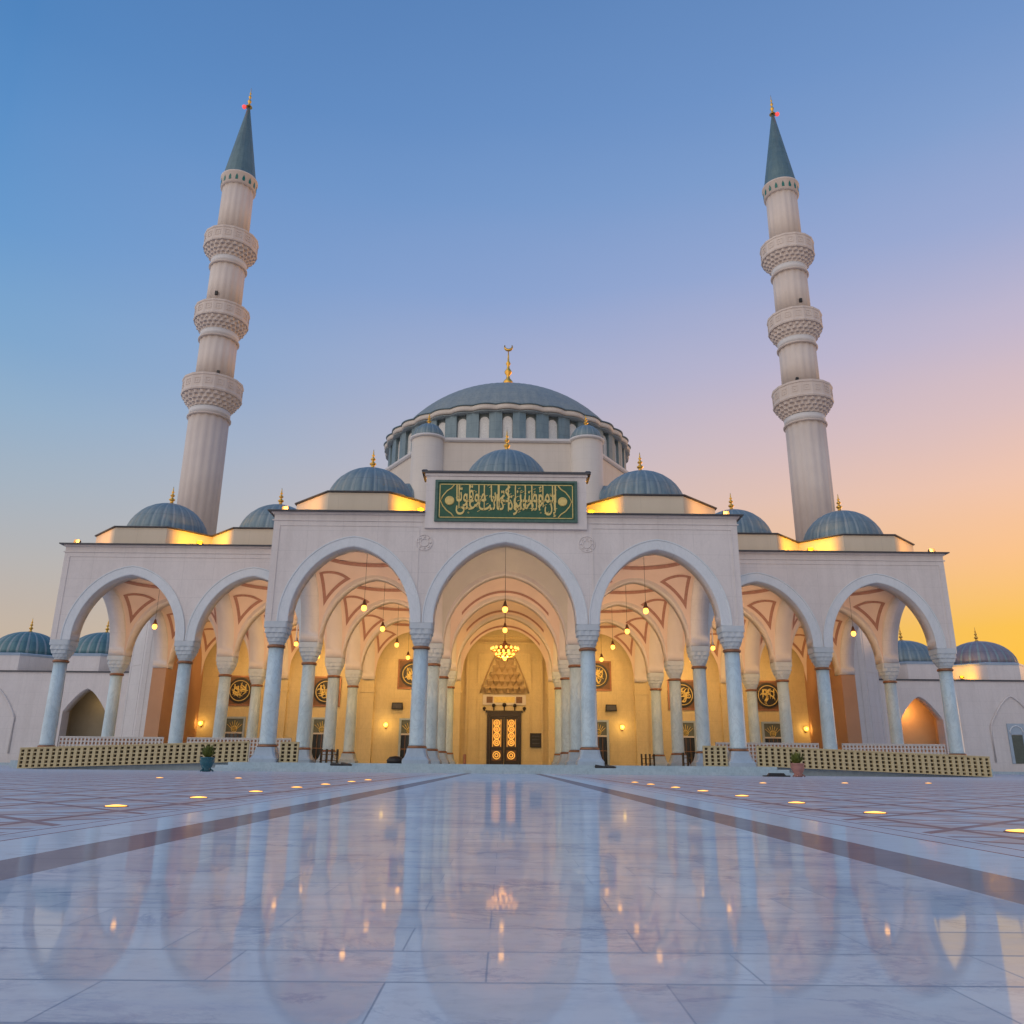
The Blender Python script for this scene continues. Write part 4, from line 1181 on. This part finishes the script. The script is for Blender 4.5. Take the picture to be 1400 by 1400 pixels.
# ------------------------------------------------------------------ pots
def pot(x, y, mat, lab, sc=1.0):
    root = thing('potted_plant', lab, 'plant pot', (x, y, 0))
    b = MB().mat(mat).lathe([(.14, 0), (.20, .03), (.16, .10), (.24, .25), (.30, .40), (.27, .50), (.31, .54), (.31, .58), (.25, .58), (.24, .50)], 20, cap1=False)
    for k in range(3):
        a = k * 2.1; b.tube([(.16 * math.cos(a), .16 * math.sin(a), .12), (.30 * math.cos(a), .30 * math.sin(a), .02)], .03, 5)
    b.build('pot', None, root)
    b = MB(); b.lathe([(.245, .50), (.245, .53)], 16); b.build('soil', 'soil', root)
    b = MB(); r_ = random.Random(int(x))
    for k in range(90):
        a = r_.uniform(0, 2 * PI); lean = r_.uniform(.03, .38); h = r_.uniform(.15, .60); w = r_.uniform(.03, .06)
        bx0 = Vector((.06 * math.cos(a), .06 * math.sin(a), .53)); tip = Vector((lean * math.cos(a), lean * math.sin(a), .53 + h)); side = Vector((-math.sin(a), math.cos(a), 0)) * w
        mid = (bx0 + tip) / 2 + Vector((0, 0, .05))
        b.face([bx0, mid + side, tip, mid - side])
    b.build('foliage', 'leaf', root)
    root.scale = (sc, sc, sc)
pot(-11.75, 34.2, 'tealpot', 'teal glazed pot with a leafy plant in front of the left lattice barrier', .95)
pot(11.75, 34.2, 'pinkpot', 'pink clay pot with a leafy plant in front of the right lattice barrier', .9)

# ------------------------------------------------------------------ small things in the portico
nb = thing('notice_board', 'black notice board on the wall right of the door', 'notice board', (2.55, row(4) + .34, 2.3))
b = MB(); b.box(-.42, .42, -.05, .05, -.5, .5); b.build('board', 'dark', nb)
b = MB(); b.box(-.46, .46, -.07, .05, .5, .55); b.box(-.46, .46, -.07, .05, -.55, -.5); b.box(-.46, -.42, -.07, .05, -.5, .5); b.box(.42, .46, -.07, .05, -.5, .5); b.build('frame', 'bronze_dark', nb)
b = MB()
for i in range(3): b.box(-.30, .30, -.056, -.05, .30 - i * .28, .34 - i * .28)
b.build('panel_lines', 'cap_dark', nb)
for x, lab in ((-8.6, 'dark speaker box on the wall left of the entrance column'), (8.6, 'dark speaker box on the wall right of the entrance column')):
    s = thing('wall_speaker', lab, 'speaker', (x, row(4) - .02, 4.85), 'wall speakers below the high roundels')
    b = MB(); b.box(-.45, .45, -.35, -.05, -.26, .26, .94); b.build('cabinet', 'dark', s)
    b = MB(); b.box(-.36, .36, -.362, -.35, -.18, .18); b.box(-.05, .05, -.05, 0, -.1, .1); b.build('grille', 'cap_dark', s)
def rack(x, y, w, lab):
    s = thing('shoe_rack', lab, 'shoe rack', (x, y, ZF), 'low dark shoe racks inside the portico')
    b = MB()
    for q in (0, 1): b.box(-w / 2, w / 2, -.18, .18, .12 + q * .32, .16 + q * .32)
    b.build('shelf', 'wood', s)
    b = MB(); n = max(3, int(w / .25))
    for i in range(n + 1):
        xx = -w / 2 + w * i / n; b.box(xx - .025, xx + .025, -.2, .2, 0, .75)
    b.build('upright', 'dark', s)
for x, y, w, lab in ((-6.4, 66.6, 1.7, 'low dark shoe rack by the wall under the left sconce'), (6.1, 66.6, 1.7, 'low dark shoe rack by the wall under the right sconce'), (-9.7, 47.8, .9, 'small dark shoe rack beside the second column of the left bay'),
                     (9.3, 55.2, .8, 'small dark shoe rack beside the third column of the right bay'), (10.6, 48.6, .8, 'small dark shoe rack beside the second column of the right bay')):
    rack(x, y, w, lab)
bb = MB(); bb.mat('dark').lathe([(.05, .0), (.42, .02), (.46, .16), (.30, .34), (.05, .38)], 16); o = bb.build('floor_cushion'); o.location = (-5.6, 44.5, ZF); tag(o, 'black round cushion on the portico floor in the left bay', 'cushion')
def shoes(x, y, z, lab):
    r = thing('pair_of_shoes', lab, 'shoes', (x, y, z), 'black shoes left on the steps')
    for k, (dx, rz) in enumerate(((-.17, .1), (.17, -.15))):
        b = MB(); b.loft([[(-.075, -.19, 0), (.075, -.19, 0), (.08, .16, 0), (-.08, .16, 0)], [(-.08, -.20, .05), (.08, -.20, .05), (.085, .18, .06), (-.085, .18, .06)], [(-.06, -.15, .09), (.06, -.15, .09), (.065, .15, .15), (-.065, .15, .15)]])
        o = b.build('shoe', 'dark', r); o.location = (dx, 0, 0); o.rotation_euler = (0, 0, rz + 1.3)
    r.scale = (1.3, 1.3, 1.0)
shoes(-7.15, 37.95, .26, 'pair of black shoes on the steps below the left arch')
shoes(4.5, 37.95, .26, 'pair of black shoes on the steps beside the right entrance column')
b = MB(); b.box(-.5, .5, -.2, .2, 0, .05); b.box(-.35, .35, -.12, .12, .05, .14, .8); o = b.build('floor_mat_roll', 'dark'); o.location = (11.0, 34.6, 0); tag(o, 'flat black box on the paving beside the pink pot', 'box')
b = MB(); b.lathe([(.10, 0), (.12, .03), (.12, .72), (.09, .78)], 14); o = b.build('fire_extinguisher', 'trim'); o.location = (-3.05, 66.9, ZF); tag(o, 'dark red cylinder standing left of the door', 'fire extinguisher')

# ------------------------------------------------------------------ world: dusk sky
W = bpy.data.worlds.new('World'); S.world = W; W.use_nodes = True
nt = W.node_tree
for n in list(nt.nodes): nt.nodes.remove(n)
g = N(nt)
out = g.node('ShaderNodeOutputWorld')
GLOW_AZ = 52.0      # degrees right of straight ahead
SUN_EL = 2.0
tc = g.node('ShaderNodeTexCoord').outputs['Generated']
nz = g.node('ShaderNodeVectorMath', operation='NORMALIZE'); nt.links.new(tc, nz.inputs[0])
sp = g.node('ShaderNodeSeparateXYZ'); nt.links.new(nz.outputs[0], sp.inputs[0])
X_, Y_, Z_ = sp.outputs
hl = g.math('SQRT', g.math('ADD', g.math('ADD', g.math('MULTIPLY', X_, X_), g.math('MULTIPLY', Y_, Y_)), 1e-5))
ca = g.math('DIVIDE', g.math('ADD', g.math('MULTIPLY', X_, math.sin(rad(GLOW_AZ))), g.math('MULTIPLY', Y_, math.cos(rad(GLOW_AZ)))), hl)
wob = g.math('MULTIPLY', g.math('SUBTRACT', g.noise(g.mapping(nz.outputs[0], (1, 1, 3)), 1.6, 4), .5), .05)
el = g.math('DIVIDE', g.math('ARCSINE', g.math('ADD', Z_, wob, clamp=False)), PI / 2)     # 0 horizon .. 1 zenith
def d(deg): return deg / 90.0
cold = g.ramp(el, [(0, lin(204, 172, 128)), (d(3.7), lin(199, 174, 140)), (d(8), lin(190, 176, 156)), (d(12), lin(174, 173, 168)), (d(16.4), lin(153, 168, 180)), (d(20.7), lin(133, 162, 188)), (d(24.8), lin(113, 152, 190)), (d(31), lin(93, 140, 190)), (d(36.5), lin(83, 132, 186)), (d(42), lin(74, 124, 180)), (d(55), lin(66, 112, 170)), (1, lin(60, 100, 158))])
hot = g.ramp(el, [(0, lin(242, 180, 8)), (d(4), lin(240, 180, 20)), (d(8.5), lin(240, 184, 58)), (d(13), lin(237, 182, 124)), (d(17.3), lin(223, 181, 157)), (d(21.6), lin(201, 174, 174)), (d(26), lin(175, 165, 187)), (d(32), lin(141, 154, 193)), (d(38), lin(119, 146, 191)), (d(43), lin(105, 138, 188)), (d(55), lin(82, 122, 176)), (1, lin(62, 102, 160))])
fac = g.mapr(ca, 0.02, 0.95, 0, 1)
fac = g.math('POWER', fac, g.mapr(el, d(8), d(36), 1.9, 0.7))
sky = g.mix(fac, cold, hot)
gain = g.ramp(el, [(0, (1.04, 1.02, 1.10, 1)), (d(9), (1.02, 1.01, 1.12, 1)), (d(16), (1.12, 1.12, 1.17, 1)), (d(27), (1.22, 1.22, 1.20, 1)), (d(38), (1.14, 1.16, 1.16, 1)), (d(50), (1.06, 1.08, 1.08, 1)), (d(75), (1.7, 1.7, 1.6, 1))])
gn = g.node('ShaderNodeVectorMath', operation='MULTIPLY'); nt.links.new(sky, gn.inputs[0]); nt.links.new(gain, gn.inputs[1]); sky = gn.outputs[0]
# the sky behind the photographer: bright lavender dusk that lights the facade
backc = g.ramp(el, [(0, (1.24, 1.09, 0.98, 1)), (d(15), (1.32, 1.17, 1.08, 1)), (d(35), (1.06, 1.04, 1.07, 1)), (d(60), (0.62, 0.71, 0.88, 1)), (1, lin(70, 108, 168))])
sky = g.mix(g.mapr(ca, -0.25, -0.8, 0, 1), sky, backc)
bg = g.node('ShaderNodeBackground'); nt.links.new(sky, bg.inputs[0]); bg.inputs[1].default_value = 0.98
st = g.node('ShaderNodeTexSky', sky_type='NISHITA'); st.sun_disc = False; st.sun_elevation = rad(SUN_EL); st.sun_rotation = rad(GLOW_AZ)
bg2 = g.node('ShaderNodeBackground'); nt.links.new(st.outputs[0], bg2.inputs[0]); bg2.inputs[1].default_value = 0.02
add = g.node('ShaderNodeAddShader'); nt.links.new(bg.outputs[0], add.inputs[0]); nt.links.new(bg2.outputs[0], add.inputs[1])
nt.links.new(add.outputs[0], out.inputs[0])

sl = bpy.data.lights.new('sun', 'SUN'); sl.energy = 0.6; sl.angle = rad(12); sl.color = (1.0, 0.56, 0.26)
so = bpy.data.objects.new('sun', sl); C.objects.link(so)
sd = Vector((math.sin(rad(GLOW_AZ + 8)) * math.cos(rad(5)), math.cos(rad(GLOW_AZ + 8)) * math.cos(rad(5)), math.sin(rad(5))))
so.rotation_euler = (-sd).to_track_quat('-Z', 'Y').to_euler(); so.location = (60, 30, 60)

# ------------------------------------------------------------------ camera
cam = bpy.data.cameras.new('camera'); co = bpy.data.objects.new('camera', cam); C.objects.link(co)
cam.sensor_width = 36; cam.lens = 1122.97 / 1400 * 36; cam.clip_start = .05; cam.clip_end = 3000
co.matrix_world = Matrix.Translation((0.0553, 0, 0.3212)) @ Matrix.Rotation(-0.0062, 4, 'Z') @ Matrix.Rotation(PI / 2 + 0.2998, 4, 'X') @ Matrix.Rotation(0.0091, 4, 'Z')
S.camera = co
S.view_settings.view_transform = 'Standard'; S.view_settings.look = 'None'; S.view_settings.exposure = 0; S.view_settings.gamma = 1
S.render.engine = 'CYCLES'
S.cycles.use_denoising = True
S.cycles.max_bounces = 8; S.cycles.diffuse_bounces = 4; S.cycles.glossy_bounces = 4
S.cycles.sample_clamp_indirect = 4.0
S.cycles.caustics_reflective = False; S.cycles.caustics_refractive = False
